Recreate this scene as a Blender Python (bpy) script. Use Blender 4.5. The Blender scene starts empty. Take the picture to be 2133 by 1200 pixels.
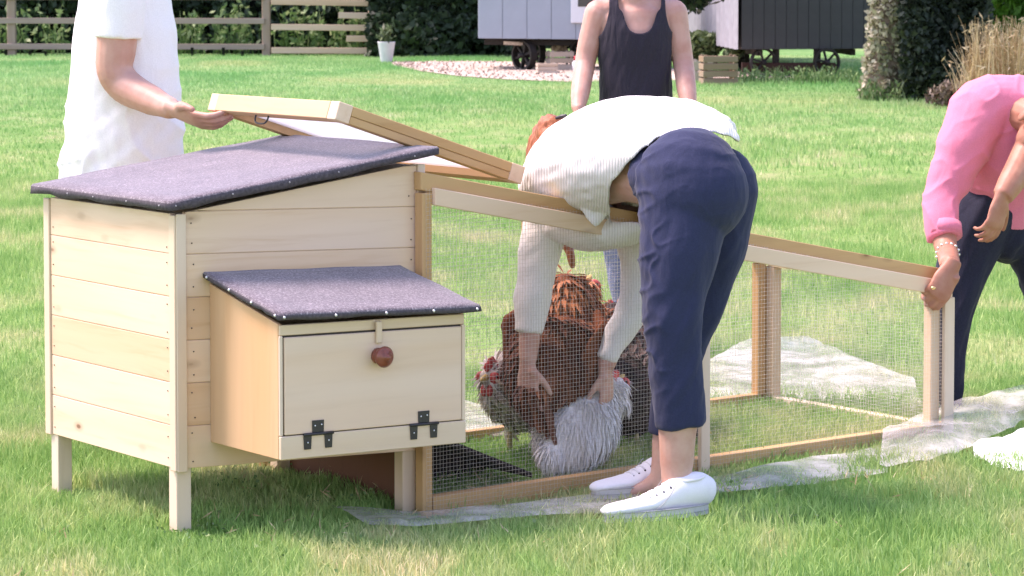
import bpy, bmesh, math, random
import numpy as np
from mathutils import Vector, Matrix

random.seed(7)
rng = np.random.default_rng(7)
scene = bpy.context.scene
COL = scene.collection

# ------------------------------------------------------------------ camera, sky, sun, exposure
PW, PH, FPX, CAMH, HORIZON = 2133.0, 1200.0, 6000.0, 1.5, -35.0
PITCH = math.radians(3.5)
SHIFT = (PH / 2 - HORIZON) - FPX * math.tan(PITCH)
cam_data = bpy.data.cameras.new('camera')
cam = bpy.data.objects.new('camera', cam_data)
COL.objects.link(cam)
cam.location = (0, 0, CAMH)
cam.rotation_euler = (math.pi / 2 - PITCH, 0, 0)
cam_data.sensor_width = 36
cam_data.lens = FPX / PW * 36
cam_data.shift_y = -SHIFT / PW
cam_data.clip_start = 0.1
cam_data.clip_end = 500
cam_data.dof.use_dof = True
cam_data.dof.focus_distance = 8.4
cam_data.dof.aperture_fstop = 18
scene.camera = cam

SUN_EL, SUN_AZ = math.radians(59), math.atan2(0.26, -1.0)     # high on the left, slightly behind the coop
sun_dir = Vector((math.cos(SUN_EL) * math.cos(SUN_AZ), math.cos(SUN_EL) * math.sin(SUN_AZ), math.sin(SUN_EL)))
world = bpy.data.worlds.new('World')
scene.world = world
world.use_nodes = True
wn = world.node_tree
sky = wn.nodes.new('ShaderNodeTexSky')
sky.sky_type = 'NISHITA'
sky.sun_disc = False
sky.sun_elevation = SUN_EL
sky.sun_rotation = math.atan2(sun_dir.x, sun_dir.y)
sky.air_density = 1.0
sky.dust_density = 1.2
sky.ozone_density = 1.0
wn.links.new(sky.outputs[0], wn.nodes['Background'].inputs[0])
wn.nodes['Background'].inputs[1].default_value = 0.15
sun_data = bpy.data.lights.new('sun', 'SUN')
sun_data.energy = 2.05
sun_data.angle = math.radians(19)
sun_data.color = (1.0, 0.95, 0.88)
sun = bpy.data.objects.new('sun', sun_data)
COL.objects.link(sun)
sun.location = sun_dir * 30
sun.rotation_euler = sun_dir.to_track_quat('Z', 'Y').to_euler()
vs = scene.view_settings
vs.view_transform = 'Standard'
vs.look = 'None'
vs.gamma = 1
vs.exposure = 1.68
vs.use_curve_mapping = False
vs.use_white_balance = True
vs.white_balance_temperature = 7150
vs.white_balance_tint = 30

# ------------------------------------------------------------------ from photograph pixels to places in the garden
CF = Vector((0, math.cos(PITCH), -math.sin(PITCH)))
CU = Vector((0, math.sin(PITCH), math.cos(PITCH)))
def ray(px, py):
    return Vector(((px - PW / 2) / FPX, 0, 0)) + CF + CU * ((PH / 2 - SHIFT - py) / FPX)
def P(px, py, Y):
    d = ray(px, py)
    return Vector((0, 0, CAMH)) + d * (Y / d.y)
def gz(x, y):                                   # gentle dip of the lawn under the right end of the coop
    return -0.035 * math.exp(-(((x + 0.2) / 0.45) ** 2 + ((y - 8.25) / 0.5) ** 2))
def G(px, py, z=0.0):
    d = ray(px, py)
    return Vector((0, 0, CAMH)) + d * ((z - CAMH) / d.z)
def proj(p):
    v = Vector(p) - Vector((0, 0, CAMH))
    k = v.dot(CF)
    return PW / 2 + FPX * v.x / k, PH / 2 - SHIFT - FPX * v.dot(CU) / k
def bis(f, lo, hi):
    s = f(lo) > 0
    for _ in range(60):
        m = (lo + hi) / 2
        if (f(m) > 0) == s: lo = m
        else: hi = m
    return (lo + hi) / 2
def zat(p, py):                                 # height above p's footprint that lands on picture row py
    return bis(lambda z: proj((p[0], p[1], z))[1] - py, -0.5, 3)

# ------------------------------------------------------------------ materials
def new_mat(name, rough=0.7, spec=0.3):
    m = bpy.data.materials.new(name)
    m.use_nodes = True
    nt = m.node_tree
    b = nt.nodes['Principled BSDF']
    b.inputs['Roughness'].default_value = rough
    b.inputs['Specular IOR Level'].default_value = spec
    return m, nt, b
def N(nt, kind, **kw):
    n = nt.nodes.new(kind)
    for k, v in kw.items():
        if k.startswith('i_'): n.inputs[k[2:].replace('_', ' ')].default_value = v
        else: setattr(n, k, v)
    return n
def coords(nt, scale=(1, 1, 1), which='Object', rand=False):
    tc = N(nt, 'ShaderNodeTexCoord')
    src = tc.outputs[which]
    if rand:
        oi = N(nt, 'ShaderNodeObjectInfo')
        ml = N(nt, 'ShaderNodeMath', operation='MULTIPLY'); ml.inputs[1].default_value = 53.7
        nt.links.new(oi.outputs['Random'], ml.inputs[0])
        ad = N(nt, 'ShaderNodeVectorMath', operation='ADD')
        nt.links.new(src, ad.inputs[0]); nt.links.new(ml.outputs[0], ad.inputs[1])
        src = ad.outputs[0]
    mp = N(nt, 'ShaderNodeMapping')
    mp.inputs['Scale'].default_value = scale
    nt.links.new(src, mp.inputs['Vector'])
    return mp.outputs[0]
def ramp(nt, fac, stops):
    r = N(nt, 'ShaderNodeValToRGB')
    el = r.color_ramp.elements
    while len(el) < len(stops): el.new(0.5)
    for e, (p, c) in zip(el, stops):
        e.position = p
        e.color = (*c, 1) if len(c) == 3 else c
    nt.links.new(fac, r.inputs[0])
    return r.outputs[0]
def noise_tex(nt, vec, scale=5, detail=4, rough=0.55, dist=0.0):
    n = N(nt, 'ShaderNodeTexNoise')
    n.inputs['Scale'].default_value = scale
    n.inputs['Detail'].default_value = detail
    n.inputs['Roughness'].default_value = rough
    n.inputs['Distortion'].default_value = dist
    nt.links.new(vec, n.inputs['Vector'])
    return n.outputs[0]
def mix(nt, fac, a, b, mode='MIX'):
    m = N(nt, 'ShaderNodeMix', data_type='RGBA', blend_type=mode)
    for sock, v in ((m.inputs[0], fac), (m.inputs[6], a), (m.inputs[7], b)):
        if isinstance(v, (int, float)): sock.default_value = v
        elif isinstance(v, (tuple, list)): sock.default_value = (*v, 1)
        else: nt.links.new(v, sock)
    return m.outputs[2]
def bump(nt, b, h, strength=0.3, dist=0.01):
    n = N(nt, 'ShaderNodeBump')
    n.inputs['Strength'].default_value = strength
    n.inputs['Distance'].default_value = dist
    nt.links.new(h, n.inputs['Height'])
    nt.links.new(n.outputs[0], b.inputs['Normal'])

def wood_mat(name, light, dark, knot=(0.16, 0.07, 0.03), knots=True, rough=0.65):
    m, nt, b = new_mat(name, rough, 0.25)
    v = coords(nt, (1.0, 14, 14), rand=True)
    g = noise_tex(nt, v, 2.2, 6, 0.6, 0.6)
    col = ramp(nt, g, [(0.25, dark), (0.48, light), (0.75, tuple(min(1, c * 1.06) for c in light))])
    v2 = coords(nt, (0.35, 5, 5), rand=True)
    band = noise_tex(nt, v2, 2.0, 2, 0.5, 0.3)
    col = mix(nt, 0.55, col, ramp(nt, band, [(0.3, tuple(c * d for c, d in zip(light, (0.94, 0.84, 0.70)))), (0.65, light)]))
    oi = N(nt, 'ShaderNodeObjectInfo')
    tint = ramp(nt, oi.outputs['Random'], [(0, (0.92, 0.83, 0.73)), (0.25, (1.0, 0.97, 0.93)), (0.6, (1.02, 1.0, 0.99)), (0.85, (0.97, 0.90, 0.82)), (1, (1.0, 1.0, 1.02))])
    col = mix(nt, 1.0, col, tint, 'MULTIPLY')
    if knots:
        vk = coords(nt, (5.0, 11, 0), rand=True)
        vo = N(nt, 'ShaderNodeTexVoronoi'); vo.inputs['Scale'].default_value = 0.95
        nt.links.new(vk, vo.inputs['Vector'])
        kf = ramp(nt, vo.outputs['Distance'], [(0.04, (1, 1, 1)), (0.085, (0.34, 0.34, 0.34)), (0.19, (0, 0, 0))])
        pick = N(nt, 'ShaderNodeSeparateColor'); nt.links.new(vo.outputs['Color'], pick.inputs[0])
        th = N(nt, 'ShaderNodeMath', operation='GREATER_THAN'); th.inputs[1].default_value = 0.10
        nt.links.new(pick.outputs[0], th.inputs[0])
        kk = mix(nt, 1.0, kf, th.outputs[0], 'MULTIPLY')
        kk = mix(nt, 1.0, kk, (0.85, 0.85, 0.85), 'MULTIPLY')
        col = mix(nt, kk, col, knot)
    nt.links.new(col, b.inputs['Base Color'])
    bump(nt, b, g, 0.25, 0.002)
    return m

M = {}
M['pine'] = wood_mat('pine_boards', (0.76, 0.59, 0.445), (0.61, 0.41, 0.26))
M['pine_trim'] = wood_mat('pine_trim', (0.70, 0.58, 0.46), (0.60, 0.46, 0.33), knots=False)
M['ply'] = wood_mat('plywood', (0.72, 0.565, 0.455), (0.64, 0.48, 0.37), knots=False)
M['ply_warm'] = wood_mat('plywood_warm', (0.66, 0.45, 0.28), (0.57, 0.37, 0.22), knots=False)
M['tan'] = wood_mat('tanned_timber', (0.56, 0.36, 0.18), (0.40, 0.23, 0.10), (0.14, 0.06, 0.025))
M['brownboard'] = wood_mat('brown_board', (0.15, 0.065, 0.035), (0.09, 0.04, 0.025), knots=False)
M['palefence'] = wood_mat('pale_fence_timber', (0.60, 0.46, 0.36), (0.46, 0.34, 0.26), knots=False)
M['greyfence'] = wood_mat('weathered_timber', (0.33, 0.265, 0.235), (0.21, 0.165, 0.145), knots=False, rough=0.9)
M['crate'] = wood_mat('crate_timber', (0.30, 0.23, 0.17), (0.20, 0.15, 0.11), knots=False, rough=0.9)
M['palecrate'] = wood_mat('pale_crate_timber', (0.50, 0.43, 0.37), (0.38, 0.32, 0.28), knots=False, rough=0.9)

def plain(name, col, rough=0.6, spec=0.3, metal=0.0, var=0.12, scale=40, bumpy=0.0):
    m, nt, b = new_mat(name, rough, spec)
    b.inputs['Metallic'].default_value = metal
    n = noise_tex(nt, coords(nt), scale, 4)
    c = ramp(nt, n, [(0.3, tuple(x * (1 - var) for x in col)), (0.7, tuple(min(1, x * (1 + var)) for x in col))])
    nt.links.new(c, b.inputs['Base Color'])
    if bumpy: bump(nt, b, n, bumpy, 0.004)
    return m
def felt_mat():
    m, nt, b = new_mat('roofing_felt', 0.85, 0.25)
    v = coords(nt)
    n = noise_tex(nt, v, 150, 4, 0.85)
    n2 = noise_tex(nt, v, 9, 6, 0.65)
    c = ramp(nt, n, [(0.34, (0.065, 0.052, 0.062)), (0.52, (0.145, 0.122, 0.142)), (0.68, (0.40, 0.36, 0.38))])
    c = mix(nt, 0.5, c, ramp(nt, n2, [(0.3, (0.6, 0.58, 0.62)), (0.7, (1.25, 1.22, 1.22))]), 'MULTIPLY')
    nt.links.new(c, b.inputs['Base Color'])
    b.inputs['Sheen Weight'].default_value = 0.25
    bump(nt, b, n, 0.5, 0.002)
    return m
M['felt'] = felt_mat()
M['felt_edge'] = plain('felt_edge', (0.085, 0.072, 0.088), 0.85, 0.3, var=0.3, scale=120, bumpy=0.3)
M['zinc'] = plain('galvanised_nail', (0.75, 0.75, 0.78), 0.35, 0.5, 0.6)
M['dull_nail'] = plain('dull_nail', (0.38, 0.36, 0.38), 0.5, 0.4, 0.3)
M['wire'] = plain('galvanised_wire', (0.62, 0.58, 0.51), 0.6, 0.4, 0.0)
M['black_metal'] = plain('black_hinge_metal', (0.025, 0.022, 0.025), 0.4, 0.5)
M['dark_gap'] = plain('dark_screw_and_gap', (0.06, 0.045, 0.035), 0.6)
M['knob'] = plain('red_brown_knob', (0.24, 0.065, 0.04), 0.32, 0.5, var=0.2, scale=60)
M['grit'] = plain('dark_grit_ramp', (0.035, 0.026, 0.024), 0.9, var=0.4, scale=150)

def sheet_mat():
    m, nt, b = new_mat('clear_sheet', 0.5, 0.3)
    n = noise_tex(nt, coords(nt), 25, 3)
    nt.links.new(ramp(nt, n, [(0.3, (0.66, 0.68, 0.74)), (0.7, (0.80, 0.81, 0.85))]), b.inputs['Base Color'])
    tr = N(nt, 'ShaderNodeBsdfTranslucent'); tr.inputs[0].default_value = (0.8, 0.82, 0.88, 1)
    mx = N(nt, 'ShaderNodeMixShader'); mx.inputs[0].default_value = 0.6
    nt.links.new(b.outputs[0], mx.inputs[1]); nt.links.new(tr.outputs[0], mx.inputs[2])
    t2 = N(nt, 'ShaderNodeBsdfTransparent'); m2 = N(nt, 'ShaderNodeMixShader'); m2.inputs[0].default_value = 0.45
    nt.links.new(mx.outputs[0], m2.inputs[1]); nt.links.new(t2.outputs[0], m2.inputs[2])
    nt.links.new(m2.outputs[0], nt.nodes['Material Output'].inputs[0])
    return m
M['sheet'] = sheet_mat()

def net_mat():
    m, nt, b = new_mat('plastic_netting', 0.6, 0.3)
    b.inputs['Base Color'].default_value = (0.76, 0.73, 0.71, 1)
    tr = N(nt, 'ShaderNodeBsdfTransparent')
    v = coords(nt)
    n = noise_tex(nt, v, 6, 5, 0.65)
    f = noise_tex(nt, v, 220, 2, 0.7)
    a = ramp(nt, n, [(0.30, (0.08, 0.08, 0.08)), (0.50, (0.30, 0.30, 0.30)), (0.72, (0.68, 0.68, 0.68))])
    a = mix(nt, 0.5, a, f, 'OVERLAY')
    mx = N(nt, 'ShaderNodeMixShader')
    nt.links.new(a, mx.inputs[0])
    nt.links.new(tr.outputs[0], mx.inputs[1]); nt.links.new(b.outputs[0], mx.inputs[2])
    nt.links.new(mx.outputs[0], nt.nodes['Material Output'].inputs[0])
    return m
M['net'] = net_mat()

def grass_colour(nt, gain=1.0):
    geo = N(nt, 'ShaderNodeNewGeometry')
    mp = N(nt, 'ShaderNodeMapping'); mp.inputs['Scale'].default_value = (1, 0.55, 0.0)
    nt.links.new(geo.outputs['Position'], mp.inputs['Vector'])
    v = mp.outputs[0]
    a = noise_tex(nt, v, 1.7, 6, 0.66)
    c = ramp(nt, a, [(0.30, tuple(x * gain for x in (0.17, 0.33, 0.088))),
                     (0.47, tuple(x * gain for x in (0.265, 0.425, 0.135))),
                     (0.60, tuple(x * gain for x in (0.43, 0.48, 0.22))),
                     (0.74, tuple(x * gain for x in (0.55, 0.50, 0.32)))])
    # vivid, better watered grass towards the trees
    sep = N(nt, 'ShaderNodeSeparateXYZ'); nt.links.new(geo.outputs['Position'], sep.inputs[0])
    mr = N(nt, 'ShaderNodeMapRange'); mr.inputs['From Min'].default_value = 20; mr.inputs['From Max'].default_value = 44
    nt.links.new(sep.outputs[1], mr.inputs[0])
    b2 = noise_tex(nt, v, 0.28, 3, 0.6)
    far = ramp(nt, b2, [(0.36, tuple(x * gain for x in (0.14, 0.37, 0.125))), (0.54, tuple(x * gain for x in (0.265, 0.45, 0.185))),
                        (0.68, tuple(x * gain for x in (0.43, 0.50, 0.24)))])
    f2 = N(nt, 'ShaderNodeMath', operation='MULTIPLY'); f2.inputs[1].default_value = 0.8
    nt.links.new(mr.outputs[0], f2.inputs[0])
    return mix(nt, f2.outputs[0], c, far)
def grass_mat():
    m, nt, b = new_mat('grass_blades', 0.6, 0.12)
    c = grass_colour(nt, 1.15)
    at = N(nt, 'ShaderNodeAttribute', attribute_name='rnd')
    t = ramp(nt, at.outputs['Fac'], [(0, (0.46, 0.6, 0.46)), (0.5, (1, 1, 1)), (0.82, (1.28, 1.15, 1.15)), (1, (1.8, 1.45, 1.9))])
    c = mix(nt, 1.0, c, t, 'MULTIPLY')
    nt.links.new(c, b.inputs['Base Color'])
    tr = N(nt, 'ShaderNodeBsdfTranslucent'); nt.links.new(c, tr.inputs[0])
    mx = N(nt, 'ShaderNodeMixShader'); mx.inputs[0].default_value = 0.4
    nt.links.new(b.outputs[0], mx.inputs[1]); nt.links.new(tr.outputs[0], mx.inputs[2])
    nt.links.new(mx.outputs[0], nt.nodes['Material Output'].inputs[0])
    return m
M['grass'] = grass_mat()
def lawn_mat():
    m, nt, b = new_mat('lawn_ground', 0.95, 0.05)
    c = grass_colour(nt, 0.80)
    f = noise_tex(nt, coords(nt), 60, 4, 0.7)
    c = mix(nt, 1.0, c, ramp(nt, f, [(0.3, (0.45, 0.5, 0.4)), (0.65, (1.05, 1.05, 1.0))]), 'MULTIPLY')
    nt.links.new(c, b.inputs['Base Color'])
    bump(nt, b, f, 0.6, 0.02)
    return m
M['lawn'] = lawn_mat()

def leaf_mat(name, stops, trans=0.3, rough=0.5):
    m, nt, b = new_mat(name, rough, 0.3)
    at = N(nt, 'ShaderNodeAttribute', attribute_name='rnd')
    c = ramp(nt, at.outputs['Fac'], stops)
    nt.links.new(c, b.inputs['Base Color'])
    tr = N(nt, 'ShaderNodeBsdfTranslucent'); nt.links.new(c, tr.inputs[0])
    mx = N(nt, 'ShaderNodeMixShader'); mx.inputs[0].default_value = trans
    nt.links.new(b.outputs[0], mx.inputs[1]); nt.links.new(tr.outputs[0], mx.inputs[2])
    nt.links.new(mx.outputs[0], nt.nodes['Material Output'].inputs[0])
    return m
M['hedge_leaf'] = leaf_mat('dark_hedge_leaves', [(0, (0.014, 0.024, 0.012)), (0.6, (0.030, 0.055, 0.026)), (1, (0.075, 0.12, 0.055))], 0.15)
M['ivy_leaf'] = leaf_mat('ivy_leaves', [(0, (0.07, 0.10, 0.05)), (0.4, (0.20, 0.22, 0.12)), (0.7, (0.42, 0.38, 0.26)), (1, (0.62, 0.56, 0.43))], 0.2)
M['weed_leaf'] = leaf_mat('weed_leaves', [(0, (0.04, 0.09, 0.03)), (0.6, (0.13, 0.24, 0.08)), (1, (0.34, 0.42, 0.2))], 0.3)
M['bright_leaf'] = leaf_mat('bright_shrub_leaves', [(0, (0.05, 0.16, 0.02)), (0.6, (0.12, 0.30, 0.03)), (1, (0.25, 0.42, 0.06))], 0.35)
M['dry_leaf'] = leaf_mat('dry_grass_stems', [(0, (0.30, 0.20, 0.09)), (0.6, (0.58, 0.42, 0.23)), (1, (0.72, 0.58, 0.38))], 0.3)
M['pot_leaf'] = leaf_mat('border_plant_leaves', [(0, (0.03, 0.05, 0.02)), (0.6, (0.09, 0.14, 0.05)), (1, (0.22, 0.27, 0.14))], 0.25)
M['hedge_core'] = plain('hedge_core', (0.012, 0.014, 0.009), 0.95, 0.05, var=0.4, scale=4)
M['bark'] = plain('bark', (0.16, 0.12, 0.085), 0.95, 0.1, var=0.5, scale=9, bumpy=1.0)
M['hut_pale'] = plain('pale_grey_paint', (0.33, 0.37, 0.43), 0.5, 0.3, var=0.05, scale=3)
M['hut_white'] = plain('white_paint', (0.72, 0.72, 0.76), 0.45, 0.3, var=0.03, scale=5)
M['hut_dark'] = plain('charcoal_paint', (0.056, 0.056, 0.058), 0.7, 0.2, var=0.08, scale=6)
M['hut_iron'] = plain('corrugated_iron', (0.30, 0.30, 0.33), 0.5, 0.4, 0.1, var=0.12, scale=6)
M['dark_iron'] = plain('dark_cast_iron', (0.022, 0.018, 0.016), 0.6, 0.3)
M['rust_iron'] = plain('rusty_iron', (0.05, 0.025, 0.02), 0.8, 0.2)
M['glass'] = plain('window_glass', (0.05, 0.055, 0.06), 0.1, 0.6)
M['pot'] = plain('pale_grey_pot', (0.60, 0.60, 0.62), 0.6, 0.3, var=0.06, scale=8)
M['log'] = plain('cut_log_ends', (0.52, 0.42, 0.32), 0.9, 0.1, var=0.3, scale=30)
M['red'] = plain('red_plastic', (0.5, 0.03, 0.04), 0.4, 0.4)
def gravel_mat():
    m, nt, b = new_mat('gravel', 0.95, 0.1)
    v = N(nt, 'ShaderNodeTexVoronoi'); v.inputs['Scale'].default_value = 14
    nt.links.new(coords(nt), v.inputs['Vector'])
    s = N(nt, 'ShaderNodeSeparateColor'); nt.links.new(v.outputs['Color'], s.inputs[0])
    nt.links.new(ramp(nt, s.outputs[0], [(0, (0.26, 0.20, 0.16)), (0.5, (0.46, 0.36, 0.30)), (1, (0.60, 0.52, 0.45))]), b.inputs['Base Color'])
    bump(nt, b, v.outputs['Distance'], 0.6, 0.03)
    return m
M['gravel'] = gravel_mat()
M['net_white'] = plain('white_net_fold', (0.80, 0.79, 0.82), 0.7, 0.2, var=0.08, scale=30, bumpy=0.4)
def skin_mat(name, col, red):
    m, nt, b = new_mat(name, 0.5, 0.35)
    n = noise_tex(nt, coords(nt), 14, 5, 0.6)
    nt.links.new(ramp(nt, n, [(0.3, red), (0.62, col)]), b.inputs['Base Color'])
    b.inputs['Subsurface Weight'].default_value = 0.12
    b.inputs['Subsurface Radius'].default_value = (0.02, 0.008, 0.004)
    b.inputs['Subsurface Scale'].default_value = 0.4
    bump(nt, b, noise_tex(nt, coords(nt), 180, 3), 0.08, 0.002)
    return m
M['skin_fair'] = skin_mat('fair_skin', (0.58, 0.36, 0.29), (0.50, 0.26, 0.20))
M['skin_pink'] = skin_mat('pink_skin', (0.54, 0.31, 0.245), (0.46, 0.225, 0.17))
M['skin_tan'] = skin_mat('sunburnt_skin', (0.44, 0.21, 0.14), (0.36, 0.14, 0.09))
M['skin_ruddy'] = skin_mat('ruddy_skin', (0.50, 0.27, 0.18), (0.40, 0.18, 0.12))
def cloth(name, col, var=0.05, rib=None, fold=0.35, rough=0.9, fs=(7, 7, 3)):
    m, nt, b = new_mat(name, rough, 0.15)
    f = noise_tex(nt, coords(nt, fs), 1.6, 3, 0.5, 0.8)
    c = ramp(nt, noise_tex(nt, coords(nt), 260, 2), [(0.3, tuple(x * (1 - var) for x in col)), (0.7, tuple(min(1, x * (1 + var)) for x in col))])
    h = f
    if rib:
        w = N(nt, 'ShaderNodeTexWave', wave_type='BANDS', bands_direction='X')
        w.inputs['Scale'].default_value = rib * 1.5; w.inputs['Distortion'].default_value = 1.2; w.inputs['Detail'].default_value = 1
        w.inputs['Detail Scale'].default_value = 0.6
        nt.links.new(coords(nt), w.inputs['Vector'])
        c = mix(nt, 1.0, c, ramp(nt, w.outputs['Fac'], [(0.1, (0.86, 0.84, 0.82)), (0.5, (1, 1, 1))]), 'MULTIPLY')
        bump(nt, b, w.outputs['Fac'], 0.3, 0.004)
    else:
        bump(nt, b, h, fold, 0.03)
    nt.links.new(c, b.inputs['Base Color'])
    b.inputs['Sheen Weight'].default_value = 0.1
    return m
M['tshirt'] = cloth('white_cotton', (0.80, 0.79, 0.80), fold=.15)
M['knit'] = cloth('white_ribbed_knit', (0.80, 0.77, 0.74), rib=26)
M['navy'] = cloth('navy_cotton', (0.027, 0.033, 0.075), 0.12, fold=0.22, fs=(9, 9, 4))
M['tank'] = cloth('charcoal_jersey', (0.030, 0.026, 0.038), 0.15, fold=0.4, fs=(14, 14, 3))
M['pink'] = cloth('pink_cotton', (0.74, 0.21, 0.30), 0.06, fold=0.25)
M['denim'] = cloth('dark_denim', (0.020, 0.022, 0.04), 0.25, fold=0.5)
M['bluejean'] = cloth('grey_blue_denim', (0.12, 0.14, 0.24), 0.2, fold=0.4)
M['canvas'] = cloth('white_canvas', (0.80, 0.79, 0.82), 0.03, fold=0.15)
M['rubber'] = plain('white_rubber_sole', (0.56, 0.54, 0.53), 0.5, 0.3, var=0.06)
M['brown_shoe'] = plain('brown_shoe_leather', (0.08, 0.05, 0.035), 0.5, 0.4)
def hair_mat(name, a, b_):
    m, nt, b = new_mat(name, 0.45, 0.35)
    n = noise_tex(nt, coords(nt, (60, 60, 6)), 2.5, 4, 0.6, 0.4)
    nt.links.new(ramp(nt, n, [(0.3, a), (0.7, b_)]), b.inputs['Base Color'])
    bump(nt, b, n, 0.6, 0.006)
    return m
M['hair_red'] = hair_mat('auburn_hair', (0.20, 0.055, 0.02), (0.50, 0.17, 0.07))
M['hair_brown'] = hair_mat('brown_hair', (0.05, 0.03, 0.02), (0.13, 0.07, 0.04))
M['hair_grey'] = hair_mat('grey_hair', (0.30, 0.28, 0.27), (0.55, 0.53, 0.5))
M['silver'] = plain('silver', (0.75, 0.72, 0.68), 0.25, 0.6, 0.8)
M['gold'] = plain('gold', (0.8, 0.55, 0.25), 0.25, 0.6, 0.8)
M['eye'] = plain('eye_white', (0.7, 0.68, 0.66), 0.2, 0.6)
M['pupil'] = plain('dark_pupil', (0.01, 0.008, 0.006), 0.1, 0.6)
M['comb'] = plain('red_comb', (0.55, 0.08, 0.07), 0.5, 0.4)
M['beak'] = plain('yellow_beak', (0.55, 0.38, 0.12), 0.5, 0.4)
M['hen_leg'] = plain('yellow_legs', (0.50, 0.40, 0.22), 0.6, 0.3)
M['down_white'] = plain('white_down', (0.84, 0.82, 0.80), 0.95, 0.1, var=0.06, scale=60, bumpy=0.4)
M['down_brown'] = plain('brown_down', (0.17, 0.06, 0.03), 0.95, 0.1, var=0.3, scale=40, bumpy=0.4)
M['down_dark'] = plain('dark_down', (0.06, 0.04, 0.035), 0.95, 0.1, var=0.3, scale=40, bumpy=0.4)
M['down_speck'] = plain('speckled_down', (0.60, 0.52, 0.44), 0.95, 0.1, var=0.4, scale=50, bumpy=0.4)
M['f_white'] = leaf_mat('white_feathers', [(0, (0.74, 0.70, 0.66)), (0.5, (0.84, 0.82, 0.81)), (1, (0.88, 0.87, 0.87))], 0.1, 0.8)
M['f_brown'] = leaf_mat('brown_feathers', [(0, (0.055, 0.022, 0.014)), (0.45, (0.17, 0.06, 0.03)), (0.8, (0.33, 0.12, 0.055)), (1, (0.5, 0.2, 0.09))], 0.15, 0.7)
M['f_orange'] = leaf_mat('orange_feathers', [(0, (0.20, 0.07, 0.03)), (0.5, (0.42, 0.16, 0.07)), (1, (0.62, 0.27, 0.13))], 0.15, 0.7)
M['f_dark'] = leaf_mat('dark_feathers', [(0, (0.018, 0.013, 0.012)), (0.6, (0.07, 0.045, 0.038)), (1, (0.20, 0.14, 0.12))], 0.1, 0.7)
M['f_speck'] = leaf_mat('speckled_feathers', [(0, (0.10, 0.07, 0.05)), (0.22, (0.42, 0.33, 0.26)), (0.5, (0.66, 0.58, 0.51)), (1, (0.80, 0.75, 0.70))], 0.15, 0.7)

# ------------------------------------------------------------------ object helpers
def tag(o, label=None, cat=None, group=None, kind=None):
    if label: o['label'] = label
    if cat: o['category'] = cat
    if group: o['group'] = group
    if kind: o['kind'] = kind
    return o
def empty(name, loc, label=None, cat=None, group=None):
    o = bpy.data.objects.new(name, None)
    COL.objects.link(o)
    o.location = loc
    o.empty_display_size = 0.1
    return tag(o, label, cat, group)
def wloc(o):
    p = Vector(o.location)
    while o.parent:
        o = o.parent
        p += Vector(o.location)
    return p
WM = {}
def world_of(o):
    return WM.get(o.name, Matrix.Translation(o.location))
def link(name, me, mat, parent=None, mw=None):
    o = bpy.data.objects.new(name, me)
    COL.objects.link(o)
    if mat is not None and not me.materials: me.materials.append(mat)
    mw = mw or Matrix.Identity(4)
    WM[o.name] = mw
    if parent is not None:
        o.parent = parent
        o.matrix_local = world_of(parent).inverted() @ mw
    else:
        o.matrix_local = mw
    return o
def mesh_np(name, verts, faces_flat, per, rnd=None):
    me = bpy.data.meshes.new(name)
    verts = np.asarray(verts, np.float32).reshape(-1, 3)
    faces_flat = np.asarray(faces_flat, np.int32).ravel()
    nf = len(faces_flat) // per
    me.vertices.add(len(verts)); me.vertices.foreach_set('co', verts.ravel())
    me.loops.add(len(faces_flat)); me.loops.foreach_set('vertex_index', faces_flat)
    me.polygons.add(nf); me.polygons.foreach_set('loop_start', np.arange(0, nf * per, per, dtype=np.int32))
    me.update(calc_edges=True)
    if rnd is not None:
        a = me.attributes.new('rnd', 'FLOAT', 'POINT')
        a.data.foreach_set('value', np.asarray(rnd, np.float32))
    return me
def prism(name, poly, ext, mat, parent=None, xdir=None, bevel=0.002):
    """closed polygon of 3D points pushed along ext; local X follows xdir so that wood grain does too"""
    poly = [Vector(p) for p in poly]
    ext = Vector(ext)
    X = Vector(xdir).normalized() if xdir is not None else (poly[1] - poly[0]).normalized()
    Zt = ext.normalized()
    Y = Zt.cross(X)
    if Y.length < 1e-4: Y = X.orthogonal()
    Y.normalize(); Z = X.cross(Y).normalized()
    c = sum(poly, Vector()) / len(poly) + ext / 2
    R = Matrix((X, Y, Z)).transposed()
    mw = Matrix.Translation(c) @ R.to_4x4()
    inv = mw.inverted()
    bm = bmesh.new()
    a = [bm.verts.new(inv @ p) for p in poly]
    b = [bm.verts.new(inv @ (p + ext)) for p in poly]
    n = len(poly)
    bm.faces.new(a); bm.faces.new(b[::-1])
    for i in range(n): bm.faces.new((a[i], b[i], b[(i + 1) % n], a[(i + 1) % n]))
    bmesh.ops.recalc_face_normals(bm, faces=bm.faces)
    if bevel:
        bmesh.ops.bevel(bm, geom=list(bm.edges), offset=bevel, segments=1, affect='EDGES', clamp_overlap=True)
    me = bpy.data.meshes.new(name); bm.to_mesh(me); bm.free()
    return link(name, me, mat, parent, mw)
def bar(name, a, b, w, h, mat, parent=None, side=None, bevel=0.002):
    """timber from a to b; w along side, h along the other normal; a and b on its centre line"""
    a, b = Vector(a), Vector(b)
    X = (b - a).normalized()
    S = Vector(side) if side is not None else Vector((0, 0, 1)).cross(X)
    S = (S - X * S.dot(X)).normalized()
    H = X.cross(S).normalized()
    q = [a - S * w / 2 - H * h / 2, b - S * w / 2 - H * h / 2, b - S * w / 2 + H * h / 2, a - S * w / 2 + H * h / 2]
    return prism(name, q, S * w, mat, parent, X, bevel)
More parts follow.
